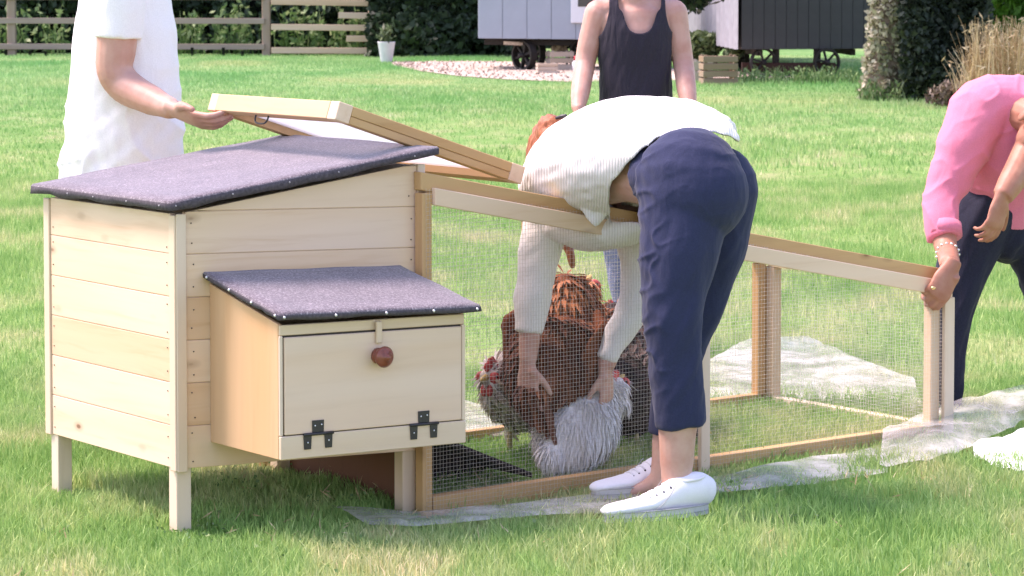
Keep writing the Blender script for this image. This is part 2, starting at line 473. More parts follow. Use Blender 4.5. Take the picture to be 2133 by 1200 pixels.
def tube_geo(bm, pts, rads, sides=10, cap=True, sub=0, up=None, ends=(False, False)):
    """loft of elliptical rings; rads item r or (r_side, r_up)"""
    pts = [Vector(p) for p in pts]
    rads = [(r, r) if not isinstance(r, (tuple, list)) else r for r in rads]
    if sub:
        P2, R2 = [], []
        n = len(pts)
        for i in range(n - 1):
            p0, p1, p2, p3 = pts[max(i - 1, 0)], pts[i], pts[i + 1], pts[min(i + 2, n - 1)]
            for k in range(sub):
                t = k / sub
                P2.append(0.5 * ((2 * p1) + (p2 - p0) * t + (2 * p0 - 5 * p1 + 4 * p2 - p3) * t * t + (3 * p1 - p0 - 3 * p2 + p3) * t ** 3))
                s = t * t * (3 - 2 * t)
                R2.append((rads[i][0] * (1 - s) + rads[i + 1][0] * s, rads[i][1] * (1 - s) + rads[i + 1][1] * s))
        P2.append(pts[-1]); R2.append(rads[-1])
        pts, rads = P2, R2
    for e, i, j in ((0, 0, 1), (1, -1, -2)):
        if ends[e]:                              # rounded end
            d = (pts[i] - pts[j]).normalized(); r = rads[i]; base = pts[i]
            add_p, add_r = [], []
            for ang in (25, 50, 72, 86):
                t = math.radians(ang)
                add_p.append(base + d * math.sin(t) * min(r)); add_r.append((r[0] * math.cos(t), r[1] * math.cos(t)))
            if e == 0: pts = add_p[::-1] + pts; rads = add_r[::-1] + rads
            else: pts = pts + add_p; rads = rads + add_r
    rings = []
    prevS = None
    for i, p in enumerate(pts):
        d = (pts[min(i + 1, len(pts) - 1)] - pts[max(i - 1, 0)]).normalized()
        if up is not None:
            S = d.cross(Vector(up))
            if S.length < 1e-3: S = d.orthogonal()
        elif prevS is not None: S = prevS - d * prevS.dot(d)
        else: S = d.orthogonal()
        S.normalize(); prevS = S
        U = S.cross(d).normalized()
        ra, rb = rads[i]
        rings.append([bm.verts.new(p + S * ra * math.cos(2 * math.pi * k / sides) + U * rb * math.sin(2 * math.pi * k / sides)) for k in range(sides)])
    for r0, r1 in zip(rings, rings[1:]):
        for k in range(sides):
            bm.faces.new((r0[k], r0[(k + 1) % sides], r1[(k + 1) % sides], r1[k]))
    if cap:
        bm.faces.new(rings[0][::-1]); bm.faces.new(rings[-1])
def ball_geo(bm, c, r, seg=14, rot=None):
    r = (r, r, r) if not isinstance(r, (tuple, list)) else r
    m = Matrix.Translation(Vector(c)) @ (rot.to_4x4() if rot is not None else Matrix.Identity(4)) @ Matrix.Diagonal((*r, 1))
    bmesh.ops.create_uvsphere(bm, u_segments=seg, v_segments=max(6, seg // 2 + 2), radius=1, matrix=m)
def from_bm(name, bm, mat, parent=None, smooth=True, origin=None, fix=True):
    if fix: bmesh.ops.recalc_face_normals(bm, faces=bm.faces)
    mw = Matrix.Identity(4)
    if origin is None and parent is not None: origin = world_of(parent).translation
    if origin is not None:
        mw = Matrix.Translation(origin)
        bmesh.ops.translate(bm, verts=bm.verts, vec=-Vector(origin))
    me = bpy.data.meshes.new(name); bm.to_mesh(me); bm.free()
    if smooth: me.shade_smooth()
    return link(name, me, mat, parent, mw)
def tube(name, pts, rads, mat, parent=None, **k):
    bm = bmesh.new(); tube_geo(bm, pts, rads, **k)
    return from_bm(name, bm, mat, parent)
def remesh(name, bm, mat, parent, voxel=0.005, smooth=6, wrinkle=None, cut=None, origin=None, fac=0.5):
    """melt overlapping lofts into one continuous skin"""
    bmesh.ops.recalc_face_normals(bm, faces=bm.faces)
    me = bpy.data.meshes.new('tmp'); bm.to_mesh(me); bm.free()
    o = bpy.data.objects.new('tmp', me); COL.objects.link(o)
    r = o.modifiers.new('r', 'REMESH'); r.mode = 'VOXEL'; r.voxel_size = voxel
    s = o.modifiers.new('s', 'SMOOTH'); s.factor = fac; s.iterations = smooth
    dg = bpy.context.evaluated_depsgraph_get()
    out = bpy.data.meshes.new_from_object(o.evaluated_get(dg))
    bpy.data.objects.remove(o); bpy.data.meshes.remove(me)
    out.name = name
    if wrinkle:
        n = len(out.vertices)
        co = np.empty(n * 3, np.float32); out.vertices.foreach_get('co', co); co = co.reshape(-1, 3)
        no = np.empty(n * 3, np.float32); out.vertices.foreach_get('normal', no); no = no.reshape(-1, 3)
        co = co + no * wrinkle(co)[:, None]
        out.vertices.foreach_set('co', co.astype(np.float32).ravel())
    if cut:
        b2 = bmesh.new(); b2.from_mesh(out)
        dead = [v for v in b2.verts if cut(v.co)]
        bmesh.ops.delete(b2, geom=dead, context='VERTS')
        for _ in range(14):                      # an even hem
            new = {}
            for v in b2.verts:
                nb = [e.other_vert(v) for e in v.link_edges if e.is_boundary]
                if len(nb) == 2: new[v] = v.co * .4 + (nb[0].co + nb[1].co) * .3
            for v, c in new.items(): v.co = c
        b2.to_mesh(out); b2.free()
    if origin is None and parent is not None: origin = world_of(parent).translation
    mw = Matrix.Identity(4)
    if origin is not None:
        mw = Matrix.Translation(origin); out.transform(Matrix.Translation(-Vector(origin)))
    out.update(); out.shade_smooth()
    out.materials.clear()
    return link(name, out, mat, parent, mw)
def vnoise(x, y, s, seed=0):
    """smooth value noise on arrays"""
    x = np.asarray(x) / s + 31.7 * seed; y = np.asarray(y) / s - 17.3 * seed
    xi, yi = np.floor(x), np.floor(y); fx, fy = x - xi, y - yi
    fx = fx * fx * (3 - 2 * fx); fy = fy * fy * (3 - 2 * fy)
    def h(a, b):
        v = np.sin(a * 127.1 + b * 311.7) * 43758.5453
        return v - np.floor(v)
    return (h(xi, yi) * (1 - fx) + h(xi + 1, yi) * fx) * (1 - fy) + (h(xi, yi + 1) * (1 - fx) + h(xi + 1, yi + 1) * fx) * fy
def folds(amp, freq, direction=(0, 0, 1), seed=0):
    """cloth wrinkles: long along direction, short across it"""
    d = np.array(Vector(direction).normalized())
    a = np.array(Vector(direction).orthogonal().normalized()); b = np.cross(d, a)
    def f(co):
        al = co @ d; u = co @ a; v = co @ b
        n1 = vnoise(u * freq + al * freq * 0.35, v * freq + al * freq * 0.15, 1.0, seed)
        n2 = vnoise(u * freq * 2.3 - al * freq * 0.6, v * freq * 2.3 + al * freq * 0.4, 1.0, seed + 3)
        return (amp * ((n1 - 0.5) * 1.4 + (n2 - 0.5) * 0.7)).astype(np.float32)
    return f
# ------------------------------------------------------------------ lawn
def build_lawn():
    xs = np.concatenate([np.linspace(-90, -3, 16), np.linspace(-2.8, 3, 60), np.linspace(3.4, 90, 16)])
    ys = np.concatenate([np.linspace(-30, 6, 8), np.linspace(6.2, 13, 70), np.linspace(13.6, 30, 20), np.linspace(32, 160, 14)])
    X, Y = np.meshgrid(xs, ys)
    Z = -0.035 * np.exp(-(((X + 0.2) / 0.45) ** 2 + ((Y - 8.25) / 0.5) ** 2))
    v = np.stack([X, Y, Z], -1).reshape(-1, 3)
    nx = len(xs); f = []
    for j in range(len(ys) - 1):
        for i in range(nx - 1):
            a = j * nx + i
            f += [a, a + 1, a + nx + 1, a + nx]
    me = mesh_np('lawn', v, f, 4); me.shade_smooth()
    tag(link('lawn', me, M['lawn']), kind='structure')
build_lawn()

# ------------------------------------------------------------------ chicken coop
TH = math.radians(35.3)
U = Vector((math.cos(TH), math.sin(TH), 0)); W = Vector((-math.sin(TH), math.cos(TH), 0))
FC = G(370, 1113)
def C(a, b, z): return FC + U * a + W * b + Vector((0, 0, z - 0.028 * a))
AR = bis(lambda a: proj(C(a, 0, 0.5))[0] - 882, 0.2, 1.5)
BL = bis(lambda b: proj(C(0, b, 0.5))[0] - 98, 0.2, 1.5)
def zc(a, b, py): return zat(C(a, b, 0), py) + 0.028 * a
zb = 0.178                                                    # underside of the walls
PH_ = 0.1175
coop = empty('chicken_coop', FC, 'pale pine chicken coop with sloping grey felt roof and protruding nest box', 'chicken coop')
zl = zc(-0.03, -0.03, 420); zh = zc(AR + 0.03, -0.03, 305)
def zroof(a): return zl + (zh - zl) * (a + 0.03) / (AR + 0.06)
print('coop', AR, BL, FC, 'roof', zl, zh)
T = 0.016
# solid core added inside the planks to block light through their gaps
core_z = 0.012
T2 = .0045
prism('wall', [C(T2, T2, zb + core_z), C(AR - T2, T2, zb + core_z), C(AR - T2, T2, zroof(AR - T2) - 0.05), C(T2, T2, zroof(T2) - 0.05)], W * (BL - 2 * T2), M['pine_trim'], coop, U)
rows = [zb + PH_ * k for k in range(9)]
tw = 0.030                                                    # corner trim width
gap = 0.0011
def clip_plank(a0, a1, z0, z1):
    """plank profile cut off under the roof slope"""
    lim = lambda a: zroof(a) - 0.042
    pts = []
    if min(lim(a0), lim(a1)) >= z1: return [(a0, z0), (a1, z0), (a1, z1), (a0, z1)]
    if max(lim(a0), lim(a1)) <= z0 + 0.004: return None
    ac = lambda z: a0 + (a1 - a0) * (z - lim(a0)) / (lim(a1) - lim(a0))
    if lim(a0) > z0: pts += [(a0, z0), (a1, z0)]
    else: pts += [(ac(z0), z0), (a1, z0)]
    if lim(a1) > z1:
        pts += [(a1, z1), (ac(z1), z1)]
    else: pts += [(a1, lim(a1))]
    if lim(a0) > z0: pts += [(a0, lim(a0))]
    return pts
for k, z0 in enumerate(rows):
    pl = clip_plank(tw, AR - 0.022, z0 + gap, z0 + PH_ - gap)
    if pl:
        jog = random.uniform(0, 0.0015)
        prism('plank', [C(a, 0, z) for a, z in pl], W * (T + 0.001) - W * jog, M['pine'], coop, U, 0.0011)
    z1 = min(z0 + PH_ - gap, zroof(0) - 0.042)
    if z1 - z0 > 0.03:
        jog = random.uniform(0, 0.0015)
        prism('plank', [C(0, tw, z0 + gap), C(0, BL - tw, z0 + gap), C(0, BL - tw, z1), C(0, tw, z1)], U * (T + 0.001) - U * jog, M['pine'], coop, W, 0.0011)
    # back and far walls: plain boards, out of sight from here
    pl = clip_plank(0.03, AR - 0.03, z0 + gap, z0 + PH_ - gap)
    if pl: prism('plank', [C(a, BL, z) for a, z in pl], -W * T, M['pine'], coop, U, 0)
    z1 = min(z0 + PH_ - gap, zroof(AR) - 0.045)
    if z1 - z0 > 0.03:
        prism('plank', [C(AR, tw, z0 + gap), C(AR, BL - tw, z0 + gap), C(AR, BL - tw, z1), C(AR, tw, z1)], -U * T, M['pine'], coop, W, 0)
def upright(name, a0, a1, b0, b1, z0, z1, mat, parent, zt2=None):
    q = [C(a0, b0, z0), C(a1, b0, z0), C(a1, b1, z0), C(a0, b1, z0)]
    h = z1 - z0
    return prism(name, q, Vector((0, 0, h)), mat, parent, Vector((0, 0, 1)), 0.002)
zt = zroof(0) - 0.045
upright('corner_trim', -0.006, 0.010, -0.004, tw - 0.001, zb - 0.006, zt, M['pine_trim'], coop)
upright('corner_trim', -0.002, tw - 0.001, -0.008, -0.0045, zb - 0.008, zt + 0.004, M['pine_trim'], coop)
upright('corner_trim', -0.006, 0.010, BL - tw + 0.001, BL + 0.006, zb - 0.002, zt, M['pine_trim'], coop)
upright('corner_trim', AR - 0.021, AR + 0.004, -0.006, 0.012, zb - 0.004, zroof(AR) - 0.047, M['pine_trim'], coop)
upright('corner_trim', AR - 0.02, AR + 0.004, BL - 0.02, BL + 0.004, zb - 0.004, zroof(AR) - 0.047, M['pine_trim'], coop)
LW = 0.045
for (a, b) in ((0.004, 0.010), (0.004, BL - LW - 0.012), (AR - LW - 0.022, 0.008), (AR - LW - 0.012, BL - LW - 0.012)):
    g = -0.045 if a > 0.3 else -0.015
    upright('leg', a, a + LW, b, b + LW, g + 0.028 * a, zb + 0.010, M['pine_trim'], coop)
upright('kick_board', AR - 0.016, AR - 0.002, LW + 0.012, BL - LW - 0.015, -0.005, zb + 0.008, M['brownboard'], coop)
# screws along the trims and plank ends
bm = bmesh.new()
for k in range(7):
    for dz in (0.025, 0.09):
        for a in (tw + 0.022, AR - 0.045):
            z = rows[k] + dz + random.uniform(-0.008, 0.008)
            if z < zroof(a) - 0.07: ball_geo(bm, C(a + random.uniform(-.006, .006), -0.0015, z), 0.0021, 6)
        for b in (tw + 0.018, BL - tw - 0.018):
            z = rows[k] + dz + random.uniform(-0.008, 0.008)
            if z < zroof(0) - 0.07: ball_geo(bm, C(-0.0015, b, z), 0.0019, 6)
tag(from_bm('screws', bm, M['dark_gap'], coop), kind='stuff')
# roof: a felted board, the felt turned down over its edges
ov = 0.028
def roof_slab(name, fn, a0, a1, b0, b1, th, mat, mat_edge, parent, nb=14):
    bm = bmesh.new()
    na = 12
    def jig(i, j): return random.uniform(-0.002, 0.002)
    grid = [[bm.verts.new(fn(a0 + (a1 - a0) * i / na, b0 + (b1 - b0) * j / nb, 0.001 * math.sin(i * 1.3 + j * .7))) for j in range(nb + 1)] for i in range(na + 1)]
    for i in range(na):
        for j in range(nb):
            bm.faces.new((grid[i][j], grid[i + 1][j], grid[i + 1][j + 1], grid[i][j + 1]))
    # turned-down border
    loop = [(i, 0) for i in range(na)] + [(na, j) for j in range(nb)] + [(i, nb) for i in range(na, 0, -1)] + [(0, j) for j in range(nb, 0, -1)]
    ed = []
    for (i, j) in loop:
        a = a0 + (a1 - a0) * i / na; b = b0 + (b1 - b0) * j / nb
        ca, cb = (a0 + a1) / 2, (b0 + b1) / 2
        oa = 0.004 * (1 if i == na else -1 if i == 0 else 0); ob = 0.004 * (1 if j == nb else -1 if j == 0 else 0)
        t = th * (1 + random.uniform(-0.16, 0.16))
        p = fn(a + oa, b + ob, -0.006); q = fn(a + oa + oa * random.uniform(-.3, .6), b + ob + ob * random.uniform(-.3, .8), -t); r = fn(a - oa * 2, b - ob * 2, -t + .002)
        ed.append((grid[i][j], bm.verts.new(p), bm.verts.new(q), bm.verts.new(r)))
    n = len(ed)
    for k in range(n):
        e0, e1 = ed[k], ed[(k + 1) % n]
        for m_ in range(3):
            f = bm.faces.new((e0[m_], e0[m_ + 1], e1[m_ + 1], e1[m_]))
            f.material_index = 1 if m_ else 0
    f = bm.faces.new([e[3] for e in ed]); f.material_index = 1
    o = from_bm(name, bm, mat, parent)
    o.data.materials.append(mat_edge)
    return o
roof = roof_slab('roof', lambda a, b, d: C(a, b, zroof(a) + d), -ov, AR + 0.03, -ov, BL + ov, 0.026, M['felt'], M['felt_edge'], coop)
for (a, b, s) in [(-ov + .012, -ov - .005, 0), (.16, -ov - .005, 0), (.34, -ov - .005, 0), (.5, -ov - .005, 0), (AR - .05, -ov - .005, 0),
                  (-ov - .005, .03, 1), (-ov - .005, .22, 1), (-ov - .005, .42, 1), (-ov - .005, .58, 1)]:
    bm = bmesh.new(); ball_geo(bm, C(a, b, zroof(a) - 0.014), 0.0026, 8); from_bm('roof_nail', bm, M['dull_nail'], roof)

# ---- nest box
a1 = bis(lambda a: proj(C(a, 0, 0.3))[0] - 438, 0.0, 0.6)
bF = bis(lambda b: proj(C(a1, b, 0.3))[0] - 580, -0.6, 0.0)
a2 = bis(lambda a: proj(C(a, bF, 0.3))[0] - 966, 0.2, 1.5)
zbot = zc(a1, bF, 958); zbk = zc(a1, 0, 916)
ztop_f = zc(a1, bF, 676); ztop_b = zc(a1, 0, 590)
dtop = zc(a2, bF, 652) - ztop_f; dbot = zc(a2, bF, 921) - zbot
print('box', a1, a2, bF, 'z', zbot, zbk, ztop_f, ztop_b, dtop, dbot)
def B(a, b, z):                                                # nest box hangs a touch out of level
    t = (a - a1) / (a2 - a1)
    return C(a, b, z + t * ((dbot * (ztop_f - z) + dtop * (z - zbot)) / (ztop_f - zbot)))
wl = 0.012
sidep = [(bF, zbot), (-0.0005, zbot), (-0.0005, ztop_b), (bF, ztop_f)]
box_ = prism('nest_box', [B(a1, b, z) for b, z in sidep], (B(a1 + wl, 0, zbot) - B(a1, 0, zbot)), M['ply_warm'], coop, Vector((0, 0, 1)), 0.0015)  # box sides in a darker, warmer ply tone that paints in the coop's shade
prism('side_panel', [B(a2, b, z) for b, z in sidep], (B(a2 - wl, 0, zbot) - B(a2, 0, zbot)), M['ply_warm'], box_, Vector((0, 0, 1)), 0.0015)
prism('floor_panel', [B(a1 + wl, bF + .013, zbot + .002), B(a2 - wl, bF + .013, zbot + .002), B(a2 - wl, -.002, zbot + .002), B(a1 + wl, -.002, zbot + .002)], Vector((0, 0, 0.011)), M['ply'], box_, U)
strip_h, base_h = 0.030, 0.062
prism('base_strip', [B(a1 + .0005, bF - .012, zbot), B(a2 - .0005, bF - .012, zbot), B(a2 - .0005, bF - .012, zbot + base_h), B(a1 + .0005, bF - .012, zbot + base_h)], W * 0.0115, M['pine_trim'], box_, U)
prism('top_strip', [B(a1 + .001, bF - .006, ztop_f - strip_h), B(a2 - .001, bF - .006, ztop_f - strip_h), B(a2 - .001, bF - .006, ztop_f - .002), B(a1 + .001, bF - .006, ztop_f - .002)], W * 0.0055, M['pine_trim'], box_, U)
for (x0, x1) in ((a1, a1 + .010), (a2 - .012, a2)):
    prism('side_trim', [B(x0, bF - .009, zbot + base_h + .001), B(x1, bF - .009, zbot + base_h + .001), B(x1, bF - .009, ztop_f - strip_h - .001), B(x0, bF - .009, ztop_f - strip_h - .001)], W * 0.0085, M['pine_trim'], box_, Vector((0, 0, 1)))
d0, d1, dz0, dz1 = a1 + .0135, a2 - .0155, zbot + base_h + .003, ztop_f - strip_h - .005
prism('door', [B(d0, bF - .012, dz0), B(d1, bF - .012, dz0), B(d1, bF - .012, dz1), B(d0, bF - .012, dz1)], W * 0.010, M['ply'], box_, U)
prism('gap_shade_panel', [B(a1 + wl, bF - .0005, zbot + .014), B(a2 - wl, bF - .0005, zbot + .014), B(a2 - wl, bF - .0005, ztop_f - .004), B(a1 + wl, bF - .0005, ztop_f - .004)], W * 0.004, M['dark_gap'], box_, U, 0)  # dark sheet behind the door, standing in for shade in its gaps
am = bis(lambda a: proj(B(a, bF, 0.5))[0] - 782, 0.2, 1.2)
prism('turn_button', [B(am - .009, bF - .022, dz1 - .030), B(am + .009, bF - .022, dz1 - .030), B(am + .009, bF - .022, ztop_f - .006), B(am - .009, bF - .022, ztop_f - .006)], W * 0.009, M['pine_trim'], box_, Vector((0, 0, 1)))
zk = zc(am, bF - .012, 741)
kb = [B(am, bF - .012, 0)] ; kb = Vector((kb[0].x, kb[0].y, zat(kb[0], 741)))
tube('knob', [kb, kb - W * .010, kb - W * .014, kb - W * .024, kb - W * .034, kb - W * .042, kb - W * .046], [.022, .022, .016, .026, .029, .022, .010], M['knob'], box_, sides=24, ends=(False, True))
for hx in (662, 882):
    ah = bis(lambda a: proj(B(a, bF - .012, zbot))[0] - hx, 0.0, 1.2)
    zz = zbot + base_h + .001
    q = lambda s, z0, z1, w0, w1: [B(ah + s * .026 - w0, bF - .0155, z0), B(ah + s * .026 + w0, bF - .0155, z0), B(ah + s * .026 + w1, bF - .0155, z1), B(ah + s * .026 - w1, bF - .0155, z1)]
    h = prism('hinge', [B(ah - .0175, bF - .0155, zz + .004), B(ah + .0175, bF - .0155, zz + .004), B(ah + .0185, bF - .0155, zz + .036), B(ah - .0185, bF - .0155, zz + .036)], W * 0.003, M['black_metal'], box_, U, .0008)
    for s in (-1, 1):
        prism('hinge', q(s * 1.25, zz - .040, zz - .003, .0105, .0125), W * 0.003, M['black_metal'], box_, U, .0008)
    tube('hinge_pin', [B(ah - .046, bF - .0165, zz), B(ah + .046, bF - .0165, zz)], [.0042, .0042], M['black_metal'], box_, sides=8)
    bm = bmesh.new()
    for (da, dz) in ((-.010, .022), (.010, .024), (-.0325, -.022), (.0325, -.020)): ball_geo(bm, B(ah + da, bF - .0158, zz + dz), .0024, 6)
    tag(from_bm('hinge_screws', bm, M['zinc'], box_), kind='stuff')
ra0 = bis(lambda a: proj(C(a, -.004, 0.55))[0] - 427, -.2, 0.6)
rz_b = zc(ra0, -.004, 566)
rbF = bF - 0.035
rz_f = zc(ra0, rbF, 652)
ra1 = bis(lambda a: proj(C(a, rbF, 0.5))[0] - 998, 0.2, 1.5)
drr = zc(ra1, rbF, 634) - rz_f
def nroof(a, b, d): return C(a, b, rz_b + (rz_f - rz_b) * (b + .004) / (rbF + .004) + d + drr * (a - ra0) / (ra1 - ra0))
nr = roof_slab('nest_box_roof', nroof, ra0, ra1, rbF, -.004, 0.019, M['felt'], M['felt_edge'], box_)
bm = bmesh.new()
for t in (.02, .27, .52, .76, .985): ball_geo(bm, nroof(ra0 + (ra1 - ra0) * t, rbF - .005, -.011), .0042, 8)
for t in (.05, .36, .66, .97): ball_geo(bm, nroof(ra0 - .005, -.004 + (rbF + .004) * t, -.010), .0042, 8)
tag(from_bm('roof_nails', bm, M['zinc'], box_), kind='stuff')

# ------------------------------------------------------------------ wire covered run
TR = math.radians(36.5)
UR = Vector((math.cos(TR), math.sin(TR), 0)); WR = Vector((-math.sin(TR), math.cos(TR), 0))
N0 = G(880, 1076, -0.028)
RL = bis(lambda a: proj(N0 + UR * a + Vector((0, 0, .3)))[0] - 1979, 1.0, 4)
RW = bis(lambda b: proj(N0 + UR * RL + WR * b + Vector((0, 0, .3)))[0] - 1598, 0.2, 1.6)
print('run', N0, RL, RW)
def R(a, b, z): return N0 + UR * a + WR * b + Vector((0, 0, z + 0.028 * min(a, 0.7) / 0.7))
def zr(a, b, py): return zat(R(a, b, 0), py) - 0.028 * min(a, 0.7) / 0.7
run = empty('chicken_run', N0, 'long timber framed wire mesh run sloping down away from coop', 'chicken run')
# near top rail: tan beam with a pale batten holding the mesh in front of it
tz0, tz1 = zr(0, 0, 338), zr(RL, 0, 545)
def ztop(a): return tz0 + (tz1 - tz0) * a / RL
print('run top', tz0, tz1)
bh = 0.052
def rail(name, a0, a1, b0, b1, dz0, dz1, mat, parent=run, fz=ztop, bevel=.002):
    return prism(name, [R(a0, b0, fz(a0) + dz0), R(a1, b0, fz(a1) + dz0), R(a1, b0, fz(a1) + dz1), R(a0, b0, fz(a0) + dz1)], WR * (b1 - b0), mat, parent, UR, bevel)
rail('top_rail', 0, RL, 0.004, 0.040, -bh, 0, M['tan'])
rail('mesh_batten', 0.036, RL - .006, -0.016, 0.003, -bh - .038, -.040, M['pine'])
rail('top_rail', 0, RL, RW - .04, RW, -bh, 0, M['tan'])
# bottom rails
zero = lambda a: 0.0
rail('bottom_rail', 0.036, RL, -0.003, 0.034, -.01, 0.052, M['tan'], fz=zero)
rail('bottom_rail', 0.036, RL, RW - .036, RW, -.01, 0.052, M['tan'], fz=zero)
def cross(name, a0, a1, b0, b1, z0, z1, mat, parent=run):
    return prism(name, [R(a0, b0, z0), R(a1, b0, z0), R(a1, b1, z0), R(a0, b1, z0)], Vector((0, 0, z1 - z0)), mat, parent, WR, .002)
cross('bottom_rail', RL - .036, RL, .036, RW - .037, -.01, .043, M['pine_trim'])
cross('top_rail', RL - .036, RL, .042, RW - .042, ztop(RL) - .055, ztop(RL) - .004, M['pine_trim'])
cross('top_rail', 0, .036, .042, RW - .042, ztop(0) - .055, ztop(0) - .004, M['tan'])
def post(name, a, b, sa, sb, z1, mat): 
    return prism(name, [R(a, b, -.015), R(a + sa, b, -.015), R(a + sa, b + sb, -.015), R(a, b + sb, -.015)], Vector((0, 0, z1 + .015)), mat, run, Vector((0, 0, 1)), .002)
post('post', 0, -0.002, .034, .038, ztop(.04) - bh - .001, M['tan'])
post('post', RL - .044, -.020, .045, .016, ztop(RL) - .088, M['pine_trim'])
post('post', RL - .085, .003, .04, .036, ztop(RL - .05) - bh - .001, M['pine_trim'])
post('post', RL - .036, RW - .036, .036, .036, ztop(RL) - .057, M['tan'])
post('post', RL - .036, RW - .074, .036, .036, ztop(RL) - .057, M['pine_trim'])
post('post', RL - .074, RW - .036, .036, .036, ztop(RL - .05) - bh - .001, M['tan'])
am_ = bis(lambda a: proj(R(a, 0, .3))[0] - 1452, .4, 2.0)
post('post', am_, -.022, .036, .018, ztop(am_ + .04) - .088, M['pine_trim'])
post('post', am_, RW - .036, .036, .036, ztop(am_ + .04) - bh - .001, M['tan'])
post('post', 0, RW - .038, .034, .038, ztop(.04) - bh - .001, M['tan'])
# welded wire mesh, joined into one part per side
def wires(name, segs, r, parent):
    nv, nf = [], []
    for k, (a, b) in enumerate(segs):
        d = (b - a).normalized(); s = d.orthogonal().normalized(); u = d.cross(s)
        for p in (a, b):
            for q in range(3):
                t = 2.0944 * q
                nv.append(p + s * (r * math.cos(t)) + u * (r * math.sin(t)))
        o = k * 6
        for q in range(3): nf += [o + q, o + (q + 1) % 3, o + 3 + (q + 1) % 3, o + 3 + q]
    org = wloc(parent)
    me = mesh_np(name, [tuple(v - org) for v in nv], nf, 4)
    return tag(link(name, me, M['wire'], parent, Matrix.Translation(org)), kind='stuff')
PIT = 0.0118
def side_mesh(b, a0, a1, zlow, ztop_off):
    segs = []
    n = int((a1 - a0) / PIT)
    for i in range(n + 1):
        a = a0 + i * PIT
        w = random.uniform(-.0012, .0012)
        segs.append((R(a + w, b, zlow), R(a - w, b, ztop(a) + ztop_off)))
    z = zlow + .004
    while z < ztop(a0) + ztop_off:
        ae = a0 + (tz0 + ztop_off - z - 0) / ((tz0 - tz1) / RL) - 0
        ae = min(a1, max(a0, (tz0 + ztop_off - z) / ((tz0 - tz1) / RL)))
        if ae > a0 + .02: segs.append((R(a0, b - .0007, z), R(ae, b - .0007, z)))
        z += PIT
    return segs
wires('wire_mesh', side_mesh(-.0042, .012, RL - .01, .012, -.045), .00043, run)
wires('wire_mesh', side_mesh(RW + .0015, .012, RL - .01, .012, -.045), .00043, run)
segs = []
for i in range(int((RW - .02) / PIT)):
    b = .01 + i * PIT
    segs.append((R(RL + .0015, b, .012), R(RL + .0015, b, ztop(RL) - .02)))
z = .02
while z < ztop(RL) - .02:
    segs.append((R(RL + .002, .008, z), R(RL + .002, RW - .008, z))); z += PIT
wires('wire_mesh', segs, .00043, run)
# ramp from the pop hole down into the run
def Gz(px, py, z): return G(px, py, z)
rp = [R(.03, .10, .235), R(.03, .34, .235), R(.47, .34, .030), R(.47, .10, .030)]
ramp_ = prism('ramp', rp, Vector((0, 0, .016)), M['grit'], run, UR)
prism('ramp_side', [R(.03, .332, .0), R(.45, .332, .0), R(.47, .332, .030), R(.03, .332, .235)], WR * .010, M['grit'], ramp_, UR)
for e in (.34,):
    prism('ramp_edge', [R(.03, e - .008, .238), R(.47, e - .008, .033), R(.47, e - .008, .055), R(.03, e - .008, .260)], WR * .016, M['pine_trim'], ramp_, UR)

# ---- lifted lid over the coop end of the run
lid_z = lambda p, py: zat(p, py)
LT = math.radians(35.5)
UL = Vector((math.cos(LT), math.sin(LT), 0)); WL = Vector((-math.sin(LT), math.cos(LT), 0))
pB = P(703, 230, 8.16)
LWid = bis(lambda b: proj(pB + WL * b)[0] - 437, .2, 1.4)
pC0 = pB + UL * .7
LLen = bis(lambda a: proj(pB + UL * a + Vector((0, 0, -.2)))[0] - 1090, .3, 2.0)
zC = zat(pB + UL * LLen, 366)
lid_root = empty('run_lid', pB, 'hinged timber lid with clear sheet held half open above run', 'lid')
LS = (zC - pB.z) / LLen
LN = (UL + Vector((0, 0, LS))).normalized().cross(WL).normalized()
def L(a, b, n): return pB + UL * a + Vector((0, 0, LS * a)) + WL * b + LN * n
sgn = 1 if LN.z > 0 else -1
th2 = .026 * sgn
def lbar(name, a0, a1, b0, b1, n0, n1, mat, par, x):
    return prism(name, [L(a0, b0, n0), L(a1, b0, n0), L(a1, b1, n0), L(a0, b1, n0)], LN * (n1 - n0), mat, par, x, .002)
print('lid', LWid, LLen, zC, LN)
fw = .045
lbar('frame_rail', -.002, fw - .003, .046, LWid - .046, -th2, th2, M['ply_warm'], lid_root, WL)
lbar('frame_rail', .046, LLen - .046, 0, fw, -th2 * .1, th2, M['tan'], lid_root, UL)
lbar('frame_rail', .046, LLen - .046, .001, fw - .002, -th2, -th2 * .13, M['tan'], lid_root, UL)
lbar('frame_rail', .046, LLen - .046, LWid - fw, LWid, -th2, th2, M['tan'], lid_root, UL)
lbar('frame_rail', LLen - fw, LLen, .046, LWid - .046, -th2, th2, M['tan'], lid_root, WL)
for (a, b) in ((0, 0), (LLen - .0455, 0), (0, LWid - .0455), (LLen - .0455, LWid - .0455)):
    lbar('corner_block', a - .001, a + .0455, b - .001, b + .0455, -th2 * 1.03, th2 * 1.03, M['pine'], lid_root, WL)
lbar('clear_sheet', .043, LLen - .043, .043, LWid - .043, -.003, .003, M['sheet'], lid_root, UL)
hb = LWid * .60
hp = lambda b, n: L(.020, b, -th2 + n * sgn)
tube('handle', [hp(hb - .036, .004), hp(hb - .036, -.010), hp(hb - .026, -.022), hp(hb, -.025), hp(hb + .026, -.022), hp(hb + .036, -.010), hp(hb + .036, .004)], [.0028] * 7, M['black_metal'], lid_root, sides=8, sub=3)

